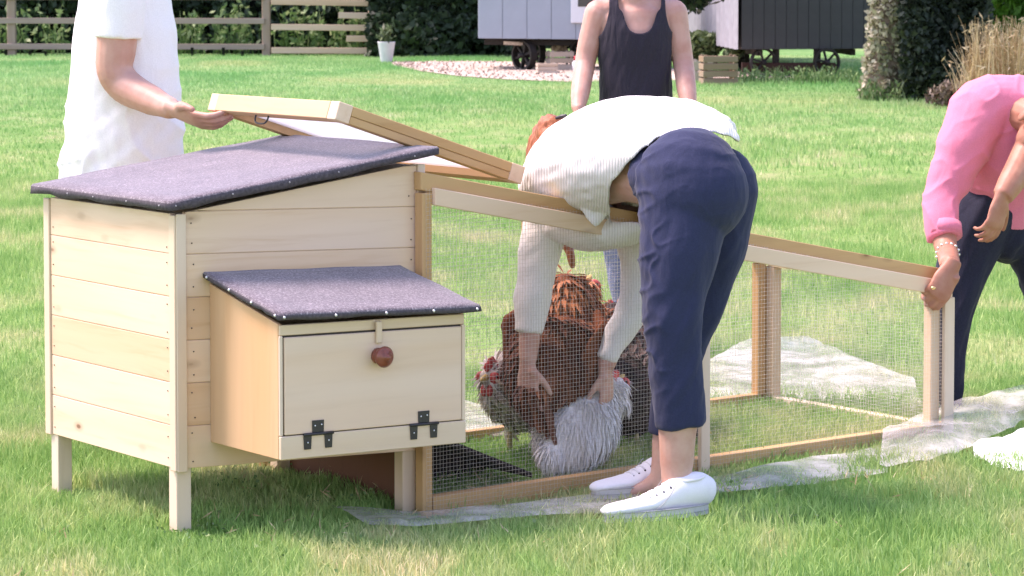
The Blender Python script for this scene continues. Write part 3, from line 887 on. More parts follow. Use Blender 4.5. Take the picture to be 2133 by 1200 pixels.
# ------------------------------------------------------------------ plastic netting on the grass
def net(name, outline, label, seed, lift=.020, mat='net', group='pieces of pale netting on the lawn'):
    """outline: two rows of pixel points (far row, near row); draped between them"""
    far, near = outline
    m = 46; k = 10
    rows_ = []
    def along(row, t):
        x = t * (len(row) - 1); i = min(int(x), len(row) - 2); f = x - i
        return [row[i][c] * (1 - f) + row[i + 1][c] * f for c in range(len(row[0]))]
    v = []
    for i in range(m + 1):
        a = along(far, i / m); b = along(near, i / m)
        pa = G(a[0], a[1]) + Vector((0, 0, a[2] if len(a) > 2 else 0)); pb = G(b[0], b[1]) + Vector((0, 0, b[2] if len(b) > 2 else 0))
        for j in range(k + 1):
            p = pa.lerp(pb, j / k)
            e = (float(vnoise(p.x, p.y, .055, seed)) - .5) * .35 * lift if j in (0, k) else 0
            h = lift * (.35 + 1.1 * float(vnoise(p.x, p.y, .16, seed)) * (1 if 0 < j < k else .4) + .25 * float(vnoise(p.x, p.y, .05, seed + 2)))
            v.append((p.x + e, p.y + e * 3, p.z + h))
    f = []
    for i in range(m):
        for j in range(k):
            a = i * (k + 1) + j
            f += [a, a + 1, a + k + 2, a + k + 1]
    me = mesh_np(name, v, f, 4); me.shade_smooth()
    tag(link(name, me, M[mat]), label, 'netting', group)
net('ground_netting', ([(690, 1058), (860, 1076), (1050, 1062), (1250, 1035), (1470, 1003), (1650, 975), (1840, 935)], [(760, 1104), (860, 1110), (1050, 1090), (1250, 1078), (1470, 1040), (1650, 1022), (1850, 992)]),
    'strip of pale netting lying in the grass along front of run', 3)
net('ground_netting', ([(1840, 925, .0), (1900, 905, .03), (1985, 885, .05), (2060, 880, .06), (2190, 850, .06)], [(1830, 990, 0), (1900, 985, 0), (1990, 972, .01), (2060, 950, .03), (2190, 905, .05)]),
    'rumpled pale netting heaped beside the foot of end post', 11, .05)
net('ground_netting', ([(2026, 966, .01), (2080, 950, .03), (2130, 936, .04), (2200, 925, .04)], [(2028, 974, 0), (2080, 992, 0), (2130, 1004, 0), (2200, 1016, 0)]),
    'white netting corner at the right edge of lawn', 17, .05, 'net_white')
net('ground_netting', ([(1470, 790, .05), (1560, 752, .07), (1680, 745, .07), (1760, 780, .06), (1900, 815, .03)], [(1470, 840), (1560, 842), (1700, 842), (1800, 862), (1925, 875)]),
    'large pale netting heap lying behind far side of run', 23, .03)
net('ground_netting', ([(960, 850), (1000, 852), (1030, 870), (1080, 880)], [(940, 905), (990, 912), (1030, 918), (1080, 915)]),
    'pale netting glimpsed between nest box and speckled hen', 29, .03)

# ------------------------------------------------------------------ leaves
def leaf_cloud(name, pts, size, mat, parent=None, rnd=None, aspect=1.7, normals=None, kind=None, upbias=0.0, origin=None):
    pts = np.asarray(pts, np.float32); n = len(pts)
    d = rng.normal(size=(n, 3)); d[:, 2] += upbias
    d /= np.linalg.norm(d, axis=1)[:, None] + 1e-9
    e = rng.normal(size=(n, 3)); e -= d * np.sum(e * d, 1)[:, None]; e /= np.linalg.norm(e, axis=1)[:, None] + 1e-9
    s = size * rng.uniform(.6, 1.35, size=(n, 1))
    v = np.stack([pts - d * s * aspect / 2, pts + e * s / 2, pts + d * s * aspect / 2, pts - e * s / 2], 1)
    if rnd is None: rnd = rng.uniform(0, 1, n)
    org = Vector(origin) if origin is not None else (world_of(parent).translation if parent is not None else Vector())
    v = v - np.array(org)[None, None, :]
    me = mesh_np(name, v.reshape(-1, 3), np.arange(n * 4), 4, np.repeat(np.clip(rnd, 0, 1), 4))
    o = link(name, me, mat, parent, Matrix.Translation(org))
    if kind: tag(o, kind=kind)
    return o
def box_pts(n, x0, x1, y0, y1, z0, z1, s=1.0, seed=1, bulge=.5):
    """points in the outer skin of a hedge, pushed in and out by noise, clumped"""
    x = rng.uniform(x0, x1, n * 2); z = rng.uniform(z0, z1, n * 2); y = y0 + rng.exponential(.22, n * 2)
    b = vnoise(x + z * .3, z * 1.4, s, seed)
    y = y + (b - .5) * bulge * 2
    keep = rng.uniform(0, 1, n * 2) < .25 + vnoise(x, z, s * .45, seed + 5) * .9
    p = np.stack([x, y, z], 1)[keep][:n]
    r = .15 + .6 * vnoise(p[:, 0], p[:, 2], s * .6, seed + 9) + rng.normal(0, .16, len(p))
    return p, r
def hedge(px0, px1, Y, ztop, depth, label, n=5000, size=.12, mat='hedge_leaf', seed=1, s=1.2, group='hedges along the far edge of the lawn', cat='hedge', name='hedge'):
    x0 = P(px0, 0, Y).x; x1 = P(px1, 0, Y).x
    root = empty(name, ((x0 + x1) / 2, Y + depth / 2, 0), label, cat, group)
    p, r = box_pts(n, x0, x1, Y, Y + depth, 0.02, ztop, s, seed)
    leaf_cloud('foliage', p, size, M[mat], root, r)
    bm = bmesh.new()
    nx_, nz_ = 18, 6
    g = [[bm.verts.new((x0 + (x1 - x0) * i / nx_, Y + .35 + .5 * float(vnoise(i * .9, j * 1.1, 1.0, seed)), ztop * .97 * j / nz_)) for j in range(nz_ + 1)] for i in range(nx_ + 1)]
    gb = [[bm.verts.new((x0 + (x1 - x0) * i / nx_, Y + depth, ztop * .97 * j / nz_)) for j in range(nz_ + 1)] for i in (0, nx_)]
    for i in range(nx_):
        for j in range(nz_): bm.faces.new((g[i][j], g[i + 1][j], g[i + 1][j + 1], g[i][j + 1]))
        bm.faces.new((g[i][nz_], g[i + 1][nz_], gb[1][nz_], gb[0][nz_])) if False else None
    top = [g[i][nz_] for i in range(nx_ + 1)] + [gb[1][nz_], gb[0][nz_]]
    bm.faces.new(top)
    bm.faces.new([g[0][j] for j in range(nz_ + 1)] + [gb[0][j] for j in range(nz_, -1, -1)])
    bm.faces.new([g[nx_][j] for j in range(nz_ + 1)] + [gb[1][j] for j in range(nz_, -1, -1)])
    bm.faces.new([gb[0][j] for j in range(nz_ + 1)] + [gb[1][j] for j in range(nz_, -1, -1)])
    from_bm('dark_core', bm, M['hedge_core'], root, smooth=False)  # solid near-black core stands in for the shaded inside of the hedge
    return root
def stems(name, px0, px1, Y, n, h0, h1, label, mat, leaf=.06, leaves_per=9, cat='plant', group=None, spread=.3, wid=.012, droop=.12):
    """clump of upright stems with leaves along them"""
    x0 = P(px0, 0, Y).x; x1 = P(px1, 0, Y).x
    root = empty(name, ((x0 + x1) / 2, Y, 0), label, cat, group)
    v, f, rn, lp, lr = [], [], [], [], []
    for k in range(n):
        x = random.uniform(x0, x1); y = Y + random.uniform(-spread, spread); h = random.uniform(h0, h1)
        dx, dy = random.gauss(0, droop), random.gauss(0, droop)
        o = len(v); rr = random.random()
        for i in range(5):
            t = i / 4; w = wid * (1 - .75 * t)
            c = (x + dx * t * t * h, y + dy * t * t * h, h * t)
            v.append((c[0] - w - root.location.x, c[1] - root.location.y, c[2])); v.append((c[0] + w - root.location.x, c[1] - root.location.y + w, c[2])); rn += [rr, rr]
            if i: f += [o + 2 * i - 2, o + 2 * i - 1, o + 2 * i + 1, o + 2 * i]
        for i in range(leaves_per):
            t = random.uniform(.1, 1.0)
            lp.append((x + dx * t * t * h + random.gauss(0, leaf * .7), y + dy * t * t * h + random.gauss(0, leaf * .7), h * t)); lr.append(random.gauss(.3 + .5 * t, .2))
    me = mesh_np('stems', v, f, 4, rn)
    tag(link('stems', me, M[mat], root, Matrix.Translation(root.location)), kind='stuff')
    if leaves_per: leaf_cloud('foliage', lp, leaf * (.45 if mat == 'dry_leaf' else 1), M[mat], root, np.array(lr), 5.0 if mat == 'dry_leaf' else 2.2, upbias=.6)
    return root

M['shade_leaf'] = leaf_mat('shaded_hedge_leaves', [(0, (0.010, 0.016, 0.010)), (0.6, (0.022, 0.036, 0.02)), (1, (0.05, 0.07, 0.035))], 0.1)  # hedge leaves in a darker copy, low light put into the colour
M['brush'] = leaf_mat('dead_brush', [(0, (0.05, 0.035, 0.025)), (0.6, (0.16, 0.11, 0.075)), (1, (0.34, 0.26, 0.19))], 0.1)
# ------------------------------------------------------------------ far end of the garden
hg = 'hedges along the far edge of the lawn'
hedge(-120, 330, 62, 3.4, 2.5, 'dark hedge behind the weathered grey fence at far left', 6000, .13, seed=2)
hedge(330, 770, 61.5, 3.4, 2.5, 'dark hedge behind pale three rail gate panel', 6000, .13, seed=6)
hedge(765, 1130, 58.5, 3.2, 2.5, 'dark green hedge standing left of pale grey hut', 7000, .12, seed=8)
hedge(1120, 1600, 66, 3.2, 2.0, 'shaded hedge seen beneath the wheeled huts', 4000, .13, seed=9)
hedge(1880, 2075, 36.5, 3.4, 2.5, 'tall dark evergreen hedge right of ivy covered trunk', 12000, .060, 'shade_leaf', 12, .7)
hedge(2045, 2330, 39, 2.6, 2.0, 'bright green shrub at top right behind dry grass', 5000, .085, 'bright_leaf', 15, .6, None, 'shrub', 'shrub')
for k, (x0, x1, n, h) in enumerate(((-20, 130, 26, 1.15), (365, 545, 34, 1.2), (570, 775, 44, 1.15))):
    stems('tall_weed', x0, x1, 60.2, n, .5, h, ('tall leafy weeds behind fence at far left', 'tall leafy weeds behind fence right of standing man', 'pale stemmed weeds growing behind light timber fence')[k], 'weed_leaf', .075, 12, 'weeds', 'weeds growing behind the fences')
stems('ornamental_grass', 2022, 2190, 34.5, 420, .75, 1.12, 'tall clump of dry tan grass behind man in pink', 'dry_leaf', .04, 3, 'ornamental grass', None, .45, .008, .10)
stems('ornamental_grass', 1992, 2040, 34.2, 46, .40, .75, 'smaller clump of arching dry grass beside the dark hedge', 'dry_leaf', .035, 2, 'ornamental grass', None, .25, .008, .28)

# weathered fence on the left, with a lighter panel carrying on from it
def fence(label, name, posts, rails, Y, mat, pz, rail_h, parent_cat='fence', stakes=(), pw=.14):
    loc = G(posts[0], 118); Y0 = Y
    root = empty(name, (P(posts[0], 100, Y).x, Y, 0), label, parent_cat)
    for x in posts:
        c = P(x, 100, Y)
        prism('post', [(c.x - pw / 2, Y - pw / 2, -.02), (c.x + pw / 2, Y - pw / 2, -.02), (c.x + pw / 2, Y + pw / 2, -.02), (c.x - pw / 2, Y + pw / 2, -.02)], (0, 0, pz), mat, root, (0, 0, 1), .012)
    for (x0, x1, z, zz) in rails:
        p0 = P(x0, 100, Y); p1 = P(x1, 100, Y)
        bar('rail', (p0.x, Y - pw / 2 - .021, z), (p1.x, Y - pw / 2 - .021, zz), .04, rail_h, mat, root, (0, 1, 0), .006)
    for (x, z) in stakes:
        c = P(x, 100, Y - .3)
        prism('stake', [(c.x - .03, Y - .3, -.02), (c.x + .03, Y - .3, -.02), (c.x + .03, Y - .25, -.02), (c.x - .03, Y - .25, -.02)], (0, 0, z), M['hedge_core'], root, (0, 0, 1), .004)
    return root
fence('weathered grey post and rail fence at far left', 'post_and_rail_fence', [-160, 25, 290, 555], [(-165, 552, .73, .72), (-165, 552, .20, .19), (-165, 552, 1.22, 1.22)], 59.5, M['greyfence'], 1.45, .12,
      stakes=((12, .16), (62, .14), (95, .12), (400, .2), (465, .2), (505, .14)), pw=.17)
fence('light new timber rail panel ending at a pale post', 'timber_fence', [774], [(566, 768, 1.12, 1.09), (566, 768, .60, .58), (566, 768, .12, .11), (706, 768, .84, .83), (722, 768, .36, .36)], 59.4, M['palefence'], 1.14, .125, pw=.13)

# pale pot with twigs
pl_ = G(805, 131)
potr = empty('plant_pot', pl_, 'pale grey tapered plant pot at end of light fence', 'plant pot')
bm = bmesh.new(); tube_geo(bm, [pl_ + Vector((0, 0, z)) for z in (0, .02, .38, .40, .40, .33)], [.105, .11, .165, .172, .15, .14], sides=20, cap=True)
from_bm('pot_body', bm, M['pot'], potr)
pp = [(pl_.x + random.gauss(0, .07), pl_.y + random.gauss(0, .07), .4 + random.uniform(0, .3)) for _ in range(90)]
leaf_cloud('twigs', pp, .05, M['pot_leaf'], potr, None, 3.0, upbias=1.2)

# gravel path
gp_far = [(815, 131), (900, 129), (1000, 129), (1080, 130), (1160, 131), (1560, 152), (1700, 160)]
gp_near = [(822, 138), (880, 150), (960, 160), (1060, 167), (1190, 172), (1560, 168), (1700, 166)]
v = [tuple(G(x, y) + Vector((0, 0, .012))) for x, y in gp_far] + [tuple(G(x, y) + Vector((0, 0, .012))) for x, y in gp_near]
f = []
for i in range(len(gp_far) - 1): f += [i, i + len(gp_far), i + len(gp_far) + 1, i + 1]
tag(link('gravel_path', mesh_np('gravel_path', v, f, 4), M['gravel']), kind='structure')
nn = 900
sp = []
for k in range(nn):
    t = random.random() * .75; x = t * (len(gp_far) - 1); i = int(x); fr = x - i
    a = [gp_far[i][c] * (1 - fr) + gp_far[i + 1][c] * fr for c in (0, 1)]; b = [gp_near[i][c] * (1 - fr) + gp_near[i + 1][c] * fr for c in (0, 1)]
    u = random.random(); q = G(a[0] * u + b[0] * (1 - u), a[1] * u + b[1] * (1 - u))
    sp.append((q.x, q.y, .025))
tag(leaf_cloud('gravel_stones', sp, .04, M['gravel'], None, None, 1.1), kind='stuff')

# ---- wheels for the huts
def wheel(c, axis, r, w, parent, spokes=6, mat='dark_iron'):
    axis = Vector(axis).normalized(); s = Vector((0, 0, 1)); t = axis.cross(s).normalized()
    bm = bmesh.new(); K = 28
    prof = [(r, -w / 2), (r, w / 2), (r * .86, w / 2), (r * .86, -w / 2)]
    rings = [[bm.verts.new(c + axis * q[1] + (s * math.sin(2 * math.pi * k / K) + t * math.cos(2 * math.pi * k / K)) * q[0]) for q in prof] for k in range(K)]
    for k in range(K):
        for j in range(4): bm.faces.new((rings[k][j], rings[k][(j + 1) % 4], rings[(k + 1) % K][(j + 1) % 4], rings[(k + 1) % K][j]))
    wo = from_bm('wheel', bm, M[mat], parent, smooth=False)
    tube('hub', [c - axis * w * .8, c + axis * w * .8], [r * .17, r * .17], M[mat], wo, sides=12)
    for k in range(spokes):
        an = 2 * math.pi * (k + .25) / spokes
        d = s * math.sin(an) + t * math.cos(an)
        bar('spoke', c + d * r * .15, c + d * r * .87, w * .5, r * .13, M[mat], wo, axis, 0)
    return wo

# ---- pale hut
HA = 49.6
hx0 = P(996, 80, HA).x; hx1 = P(1300, 80, HA).x
hutA = empty('shepherd_hut', ((hx0 + hx1) / 2, HA, 0), 'pale blue grey hut on wheels with a white window', 'hut')
hz0 = zat((hx0, HA), 80)
body = prism('wall', [(hx0, HA + .03, hz0), (hx1, HA + .03, hz0 - .03), (hx1, HA + .03, 3.0), (hx0, HA + .03, 3.0)], (0, 2.2, 0), M['hut_pale'], hutA, (0, 0, 1), .01)
xb = hx0; bwid = .42; k = 0
while xb < hx1 - .05:
    xe = min(xb + bwid, hx1)
    zz0 = hz0 - .03 * (xb - hx0) / (hx1 - hx0)
    prism('wall_board', [(xb + .004, HA, zz0), (xe - .004, HA, zz0), (xe - .004, HA, 3.0), (xb + .004, HA, 3.0)], (0, .028, 0), M['hut_pale'], body, (0, 0, 1), .004)
    xb = xe
w0 = P(1189, 48, HA - .05).x; w1 = P(1262, 48, HA - .05).x; wz = zat((w0, HA - .05), 48)
wf = prism('window', [(w0, HA - .06, wz), (w1, HA - .06, wz), (w1, HA - .06, wz + .95), (w0, HA - .06, wz + .95)], (0, .05, 0), M['hut_white'], hutA, (0, 0, 1), .01)
prism('pane', [(w0 + .12, HA - .066, wz + .28), (w1 - .12, HA - .066, wz + .28), (w1 - .12, HA - .066, wz + .85), (w0 + .12, HA - .066, wz + .85)], (0, .004, 0), M['glass'], wf, (0, 0, 1), 0)
prism('roof', [(hx0 - .12, HA - .15, 3.0), (hx1 + .12, HA - .15, 3.0), (hx1 + .12, HA + 1.15, 3.42), (hx0 - .12, HA + 1.15, 3.42)], (0, 0, .05), M['hut_iron'], hutA, (1, 0, 0), .01)
prism('roof', [(hx0 - .12, HA + 1.16, 3.42), (hx1 + .12, HA + 1.16, 3.42), (hx1 + .12, HA + 2.4, 3.0), (hx0 - .12, HA + 2.4, 3.0)], (0, 0, .05), M['hut_iron'], hutA, (1, 0, 0), .01)
bar('chassis_beam', (hx0 + .1, HA + .35, hz0 - .07), (hx1 - .1, HA + .35, hz0 - .10), .08, .09, M['dark_iron'], hutA, (0, 1, 0), .004)
bar('chassis_beam', (hx0 + .1, HA + 1.9, hz0 - .07), (hx1 - .1, HA + 1.9, hz0 - .10), .08, .09, M['dark_iron'], hutA, (0, 1, 0), .004)
for (px, yy, ww) in ((1092, HA + .20, .14), (1112, HA + 1.75, .14), (1212, HA + .20, .14)):
    q = P(px, 118, yy)
    wheel(Vector((q.x, yy, .255)), (.75, .66, 0), .26, ww, hutA, 6)
q = P(1062, 95, HA + .25); bar('tow_hook', (q.x - .1, HA + .1, hz0 - .08), (q.x + .22, HA + .22, hz0 - .10), .05, .06, M['log'], hutA, (0, 1, 0), .004)

# ---- charcoal hut with a corrugated flank
HB = 46.0
cR = P(1545, 103, HB); cE = P(1822, 99, HB + .5); cL = P(1405, 70, 57.5)
zbB = zat((cR.x, HB), 103)
hutB = empty('shepherd_hut', ((cR.x + cE.x) / 2, HB + 3, 0), 'charcoal hut on spoked iron wheels with a corrugated flank', 'hut')
ex = (Vector((cE.x, HB + .5, 0)) - Vector((cR.x, HB, 0)))
ey = (Vector((cL.x, 57.5, 0)) - Vector((cR.x, HB, 0)))
o_ = Vector((cR.x, HB, zbB))
body = prism('wall', [o_ + ey * .004, o_ + ex + ey * .004, o_ + ex + ey, o_ + ey], (0, 0, 2.3), M['hut_dark'], hutB, ex, .01)
nb_ = 12
for k in range(nb_):
    a = o_ + ex * (k / nb_) ; b = o_ + ex * ((k + .97) / nb_)
    prism('end_board', [a, b, b + Vector((0, 0, 2.3)), a + Vector((0, 0, 2.3))], ey.normalized() * .03, M['hut_dark'], body, (0, 0, 1), .004)
bm = bmesh.new()
nrm = Vector((-ey.y, ey.x, 0)).normalized()
K = 300; prev = None; pitch_n = 18
for k in range(K + 1):
    t = k / K
    p = o_ + ey * t + nrm * (.060 + .055 * math.sin(t * pitch_n * 2 * math.pi))
    c2 = (bm.verts.new(p), bm.verts.new(p + Vector((0, 0, 2.3))))
    if prev: bm.faces.new((prev[0], c2[0], c2[1], prev[1]))
    prev = c2
from_bm('corrugated_sheet', bm, M['hut_iron'], body)
prism('roof', [o_ - ex * .06 - ey * .02 + Vector((0, 0, 2.31)), o_ + ex * .5 - ey * .02 + Vector((0, 0, 2.75)), o_ + ex * .5 + ey * 1.02 + Vector((0, 0, 2.75)), o_ - ex * .06 + ey * 1.02 + Vector((0, 0, 2.31))], (0, 0, .05), M['hut_iron'], hutB, ey, .01)
prism('roof', [o_ + ex * .503 - ey * .02 + Vector((0, 0, 2.75)), o_ + ex * 1.06 - ey * .02 + Vector((0, 0, 2.31)), o_ + ex * 1.06 + ey * 1.02 + Vector((0, 0, 2.31)), o_ + ex * .503 + ey * 1.02 + Vector((0, 0, 2.75))], (0, 0, .05), M['hut_iron'], hutB, ey, .01)
exn = ex.normalized()
for (px, rr) in ((1590, .23), (1722, .23)):
    q = P(px, 130, HB + .25)
    wheel(Vector((q.x, HB + .25, rr)), (.35, -.94, 0), rr, .07, hutB, 6)
for k in (3.5, 8.5):
    q = o_ + ey * (k / 11.7) + ex * .2
    wheel(Vector((q.x, q.y, .23)), exn, .23, .08, hutB, 6)
for px in (1616, 1702):
    q = P(px, 115, HB + .35)
    bar('hanger_post', (q.x, HB + .35, .20), (q.x, HB + .35, zbB + .01), .08, .11, M['dark_iron'], hutB, (0, 1, 0), .004)
q0, q1 = P(1545, 140, HB + .30), P(1740, 140, HB + .30)
bar('axle_beam', (q0.x, HB + .30, .15), (q1.x, HB + .30, .15), .10, .15, M['rust_iron'], hutB, (0, 1, 0), .004)
bar('chassis_beam', o_ + ex * .15 + ey * .02 - Vector((0, 0, .06)), o_ + ex * .15 + ey * .98 - Vector((0, 0, .06)), .09, .10, M['dark_iron'], hutB, ex, .004)
bar('chassis_beam', o_ + ex * .85 + ey * .02 - Vector((0, 0, .06)), o_ + ex * .85 + ey * .98 - Vector((0, 0, .06)), .09, .10, M['dark_iron'], hutB, ex, .004)

# ---- crates and clutter by the huts
def crate(px, py, w, d, h, rz, label, mat, slats=3, group='timber crates by the huts'):
    c = G(px, py)
    root = empty('wooden_crate', c, label, 'crate', group)
    cx, sx = math.cos(rz), math.sin(rz)
    A = Vector((cx, sx, 0)); D = Vector((-sx, cx, 0))
    sh = h / slats
    for side in (-1, 1):
        for k in range(slats):
            z = sh * (k + .5)
            bar('slat', c + D * side * d / 2 - A * w / 2 + Vector((0, 0, z)), c + D * side * d / 2 + A * w / 2 + Vector((0, 0, z)), .02, sh * .78, M[mat], root, D, .003)
            bar('slat', c + A * side * (w / 2 - .012) - D * (d / 2 - .012) + Vector((0, 0, z)), c + A * side * (w / 2 - .012) + D * (d / 2 - .012) + Vector((0, 0, z)), .02, sh * .78, M[mat], root, A, .003)
        for s2 in (-1, 1):
            q = c + D * side * (d / 2 - .032) + A * s2 * (w / 2 - .045)
            bar('corner_post', q + Vector((0, 0, 0)), q + Vector((0, 0, h * 1.02)), .04, .04, M[mat], root, A, .003)
    prism('crate_floor', [c + A * (w / 2 - .03) * i + D * (d / 2 - .03) * j + Vector((0, 0, .012)) for i, j in ((-1, -1), (1, -1), (1, 1), (-1, 1))], (0, 0, .015), M[mat], root, A, 0)
    return root
crate(1496, 177, .52, .36, .44, .12, 'dark slatted planter crate below the corrugated wall', 'crate', 4)
crate(1462, 171, .30, .3, .34, .05, 'small pale crate half hidden beside the dark planter crate', 'palecrate', 2)
crate(1139, 153, .34, .30, .17, .1, 'low pale slatted crate in front of hut wheel', 'palecrate', 3)
crate(1166, 146, .42, .34, .33, .25, 'larger weathered crate holding logs beside the low crate', 'palecrate', 3)
cL_ = G(1168, 143)
for k in range(9):
    q = cL_ + Vector((random.uniform(-.16, .16), random.uniform(-.08, .1), .30 + random.uniform(0, .14)))
    tag(tube('log', [q - Vector((0, .12, 0)), q + Vector((0.02, .12, 0.01))], [.05, .05], M['log'], None, sides=9), 'cut log piled in the weathered crate by the pale hut', 'log', 'logs piled in a crate')
bm = bmesh.new(); q = G(1199, 150); tube_geo(bm, [q, q + Vector((0, 0, .16)), q + Vector((0, 0, .2))], [.05, .06, .02], sides=12)
can = from_bm('watering_can', bm, M['hut_white'], None, origin=q)
tag(can, 'small white can with a red top beside the logs', 'can')
bm = bmesh.new(); tube_geo(bm, [q + Vector((0, 0, .2)), q + Vector((0, 0, .27))], [.035, .03], sides=10); from_bm('lid', bm, M['red'], can)
# border plants
def bush(name, px, Y, rx, rz_, zc_, n, size, mat, label, cat='shrub', group=None, ry=None):
    c = P(px, 100, Y); c.z = zc_
    root = empty(name, (c.x, Y, 0), label, cat, group)
    d = rng.normal(size=(n, 3)); d /= np.linalg.norm(d, axis=1)[:, None]
    rad = rng.uniform(.35, 1, (n, 1)) ** .5
    lump = .75 + .5 * vnoise(d[:, 0] * 2 + d[:, 1], d[:, 2] * 2, .7, int(px))
    p = d * rad * lump[:, None] * np.array([rx, ry or rx, rz_]) + np.array([c.x, Y, zc_])
    p = p[p[:, 2] > .02]
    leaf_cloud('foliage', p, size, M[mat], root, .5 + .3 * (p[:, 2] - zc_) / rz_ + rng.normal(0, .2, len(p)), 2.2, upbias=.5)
    tube('stem', [(c.x, Y, -.02), (c.x + .02, Y, zc_ * .5), (c.x, Y, zc_)], [.03, .025, .015], M['bark'], root, sides=7)
    return root
bush('border_plant', 1465, 49.0, .34, .30, .42, 900, .07, 'pot_leaf', 'leafy green plant behind the crates by corrugated wall', 'plant')
bush('border_plant', 1530, 47.5, .16, .14, .40, 260, .05, 'pot_leaf', 'low dark plant spilling over the planter crate', 'plant')
tr = bush('small_tree', 1424, 44, .70, .62, 1.66, 2000, .075, 'hedge_leaf', 'dark leafy branch hanging before the corrugated hut wall', 'tree')
# ---- ivy covered tree
tb = G(1850, 207); YT = tb.y
tree = empty('ivy_tree', tb, 'thick tree trunk wrapped in pale ivy', 'tree')
tp = [tb + Vector((-.02, 0, -.1)), tb + Vector((-.01, 0, .25)), P(1853, 90, YT), P(1857, 0, YT), tb + Vector((.1, .1, 2.6)), tb + Vector((.15, .2, 4.5))]
tube('trunk', tp, [.31, .265, .235, .23, .21, .15], M['bark'], tree, sides=18, sub=3)
for k in range(6):
    an = k * 1.05; s0 = tb + Vector((.13, .15, 3.2 + .2 * k))
    tube('limb', [s0, s0 + Vector((math.cos(an) * 1.0, math.sin(an) * 1.0, .7)), s0 + Vector((math.cos(an) * 2.2, math.sin(an) * 2.2, 1.1))], [.08, .055, .02], M['bark'], tree, sides=8)
n = 5200
zz = rng.uniform(0, 3.4, n); an = rng.uniform(0, 2 * math.pi, n); rr = .225 + .06 * np.exp(-zz * 3) + np.minimum(rng.exponential(.024, n), .06) + .05 * vnoise(an * 2, zz * 2, .5, 4)
xx = tb.x - .02 + .05 * zz + rr * np.cos(an); yy = tb.y + rr * np.sin(an)
leaf_cloud('ivy', np.stack([xx, yy, zz], 1), .058, M['ivy_leaf'], tree, .22 + .55 * vnoise(an * 3, zz * 3, .6, 7) - .28 * np.cos(an) + rng.normal(0, .14, n), 1.5, upbias=.3)  # leaf colour lightened round to the left, painting in the sunlit side
n = 9000
d = rng.normal(size=(n, 3)); d /= np.linalg.norm(d, axis=1)[:, None]
p = d * (rng.uniform(.3, 1, (n, 1)) ** .5) * np.array([3.2, 3.2, 1.8]) * (.7 + .5 * vnoise(d[:, 0] * 3, d[:, 1] * 3 + d[:, 2] * 2, .8, 3))[:, None] + np.array([tb.x + .2, tb.y + .6, 5.4])
leaf_cloud('crown', p, .22, M['hedge_leaf'], tree, rng.uniform(.2, 1, n), 1.6)
stems('tall_grass_tuft', 1795, 1925, YT - .35, 170, .10, .30, 'rough grass tufts round the foot of ivy covered tree', 'weed_leaf', .03, 2, 'grass tuft', None, .3, .007, .4)
bush('dead_brush', 1992, 34.6, .34, .18, .16, 700, .035, 'brush', 'heap of brown dead brush under the dark hedge', 'brush', None, .4)
stems('tall_grass_tuft', 1535, 1790, 43.6, 420, .08, .26, 'rough uncut grass along the foot of charcoal hut', 'weed_leaf', .03, 1, 'grass tuft', None, .9, .008, .35)
# ------------------------------------------------------------------ people
def finger(bm, base, d, n, lens, rads, curls):
    pts = [base - d * .018, base]; rr = [rads[0] * 1.02, rads[0]]
    ax = d.cross(n).normalized(); cur = d.copy(); p = base.copy()
    for L_, r, c in zip(lens, rads[1:], curls):
        cur = Matrix.Rotation(c, 3, ax) @ cur
        p = p + cur * L_
        pts.append(p.copy()); rr.append(r)
    tube_geo(bm, pts, rr, sides=8, ends=(False, True))
def hand(bm, wrist, d, n, thumb_side, curl=(.35, .45, .35), sc=1.0, spread=.05, thumb=(.7, .6, .35), thumb_curl=.3, tl=1.0):
    """palm, four unequal fingers and a thumb; d along the hand, n the way the palm faces"""
    d = Vector(d).normalized(); n = Vector(n); n = (n - d * n.dot(d)).normalized()
    s = d.cross(n).normalized() * thumb_side
    pl = .088 * sc
    tube_geo(bm, [wrist - d * .03, wrist, wrist + d * pl * .45, wrist + d * pl * .95, wrist + d * pl * 1.06],
             [(.026 * sc, .021 * sc), (.029 * sc, .020 * sc), (.040 * sc, .017 * sc), (.041 * sc, .014 * sc), (.036 * sc, .010 * sc)], sides=14, up=n, ends=(False, True))
    fl = [(.042, .027, .021), (.046, .030, .022), (.043, .028, .021), (.033, .021, .018)]
    for i in range(4):
        off = (1.5 - i) * .0205 * sc
        base = wrist + d * (pl * (1.0 - .05 * abs(i - 1.2))) + s * off
        dd = (d + s * (1.5 - i) * spread).normalized()
        c = [x * (1 + .10 * (i - 1.5)) for x in curl]
        finger(bm, base, dd, n, [x * sc for x in fl[i]], [.0098 * sc, .0092 * sc, .0084 * sc, .0070 * sc], c)
    td = (s * thumb[0] + d * thumb[1] + n * thumb[2]).normalized()
    tb_ = wrist + d * pl * .30 + s * .026 * sc
    ax_n = (d * .8 - s * .4).normalized()
    tube_geo(bm, [tb_ - td * .02 * sc, tb_, tb_ + td * .034 * sc * tl, tb_ + (td + ax_n * thumb_curl * .5).normalized() * .062 * sc * tl, tb_ + (td + ax_n * thumb_curl).normalized() * .085 * sc * tl],
             [.014 * sc, .0155 * sc, .0125 * sc, .0105 * sc, .0085 * sc], sides=9, ends=(False, True))
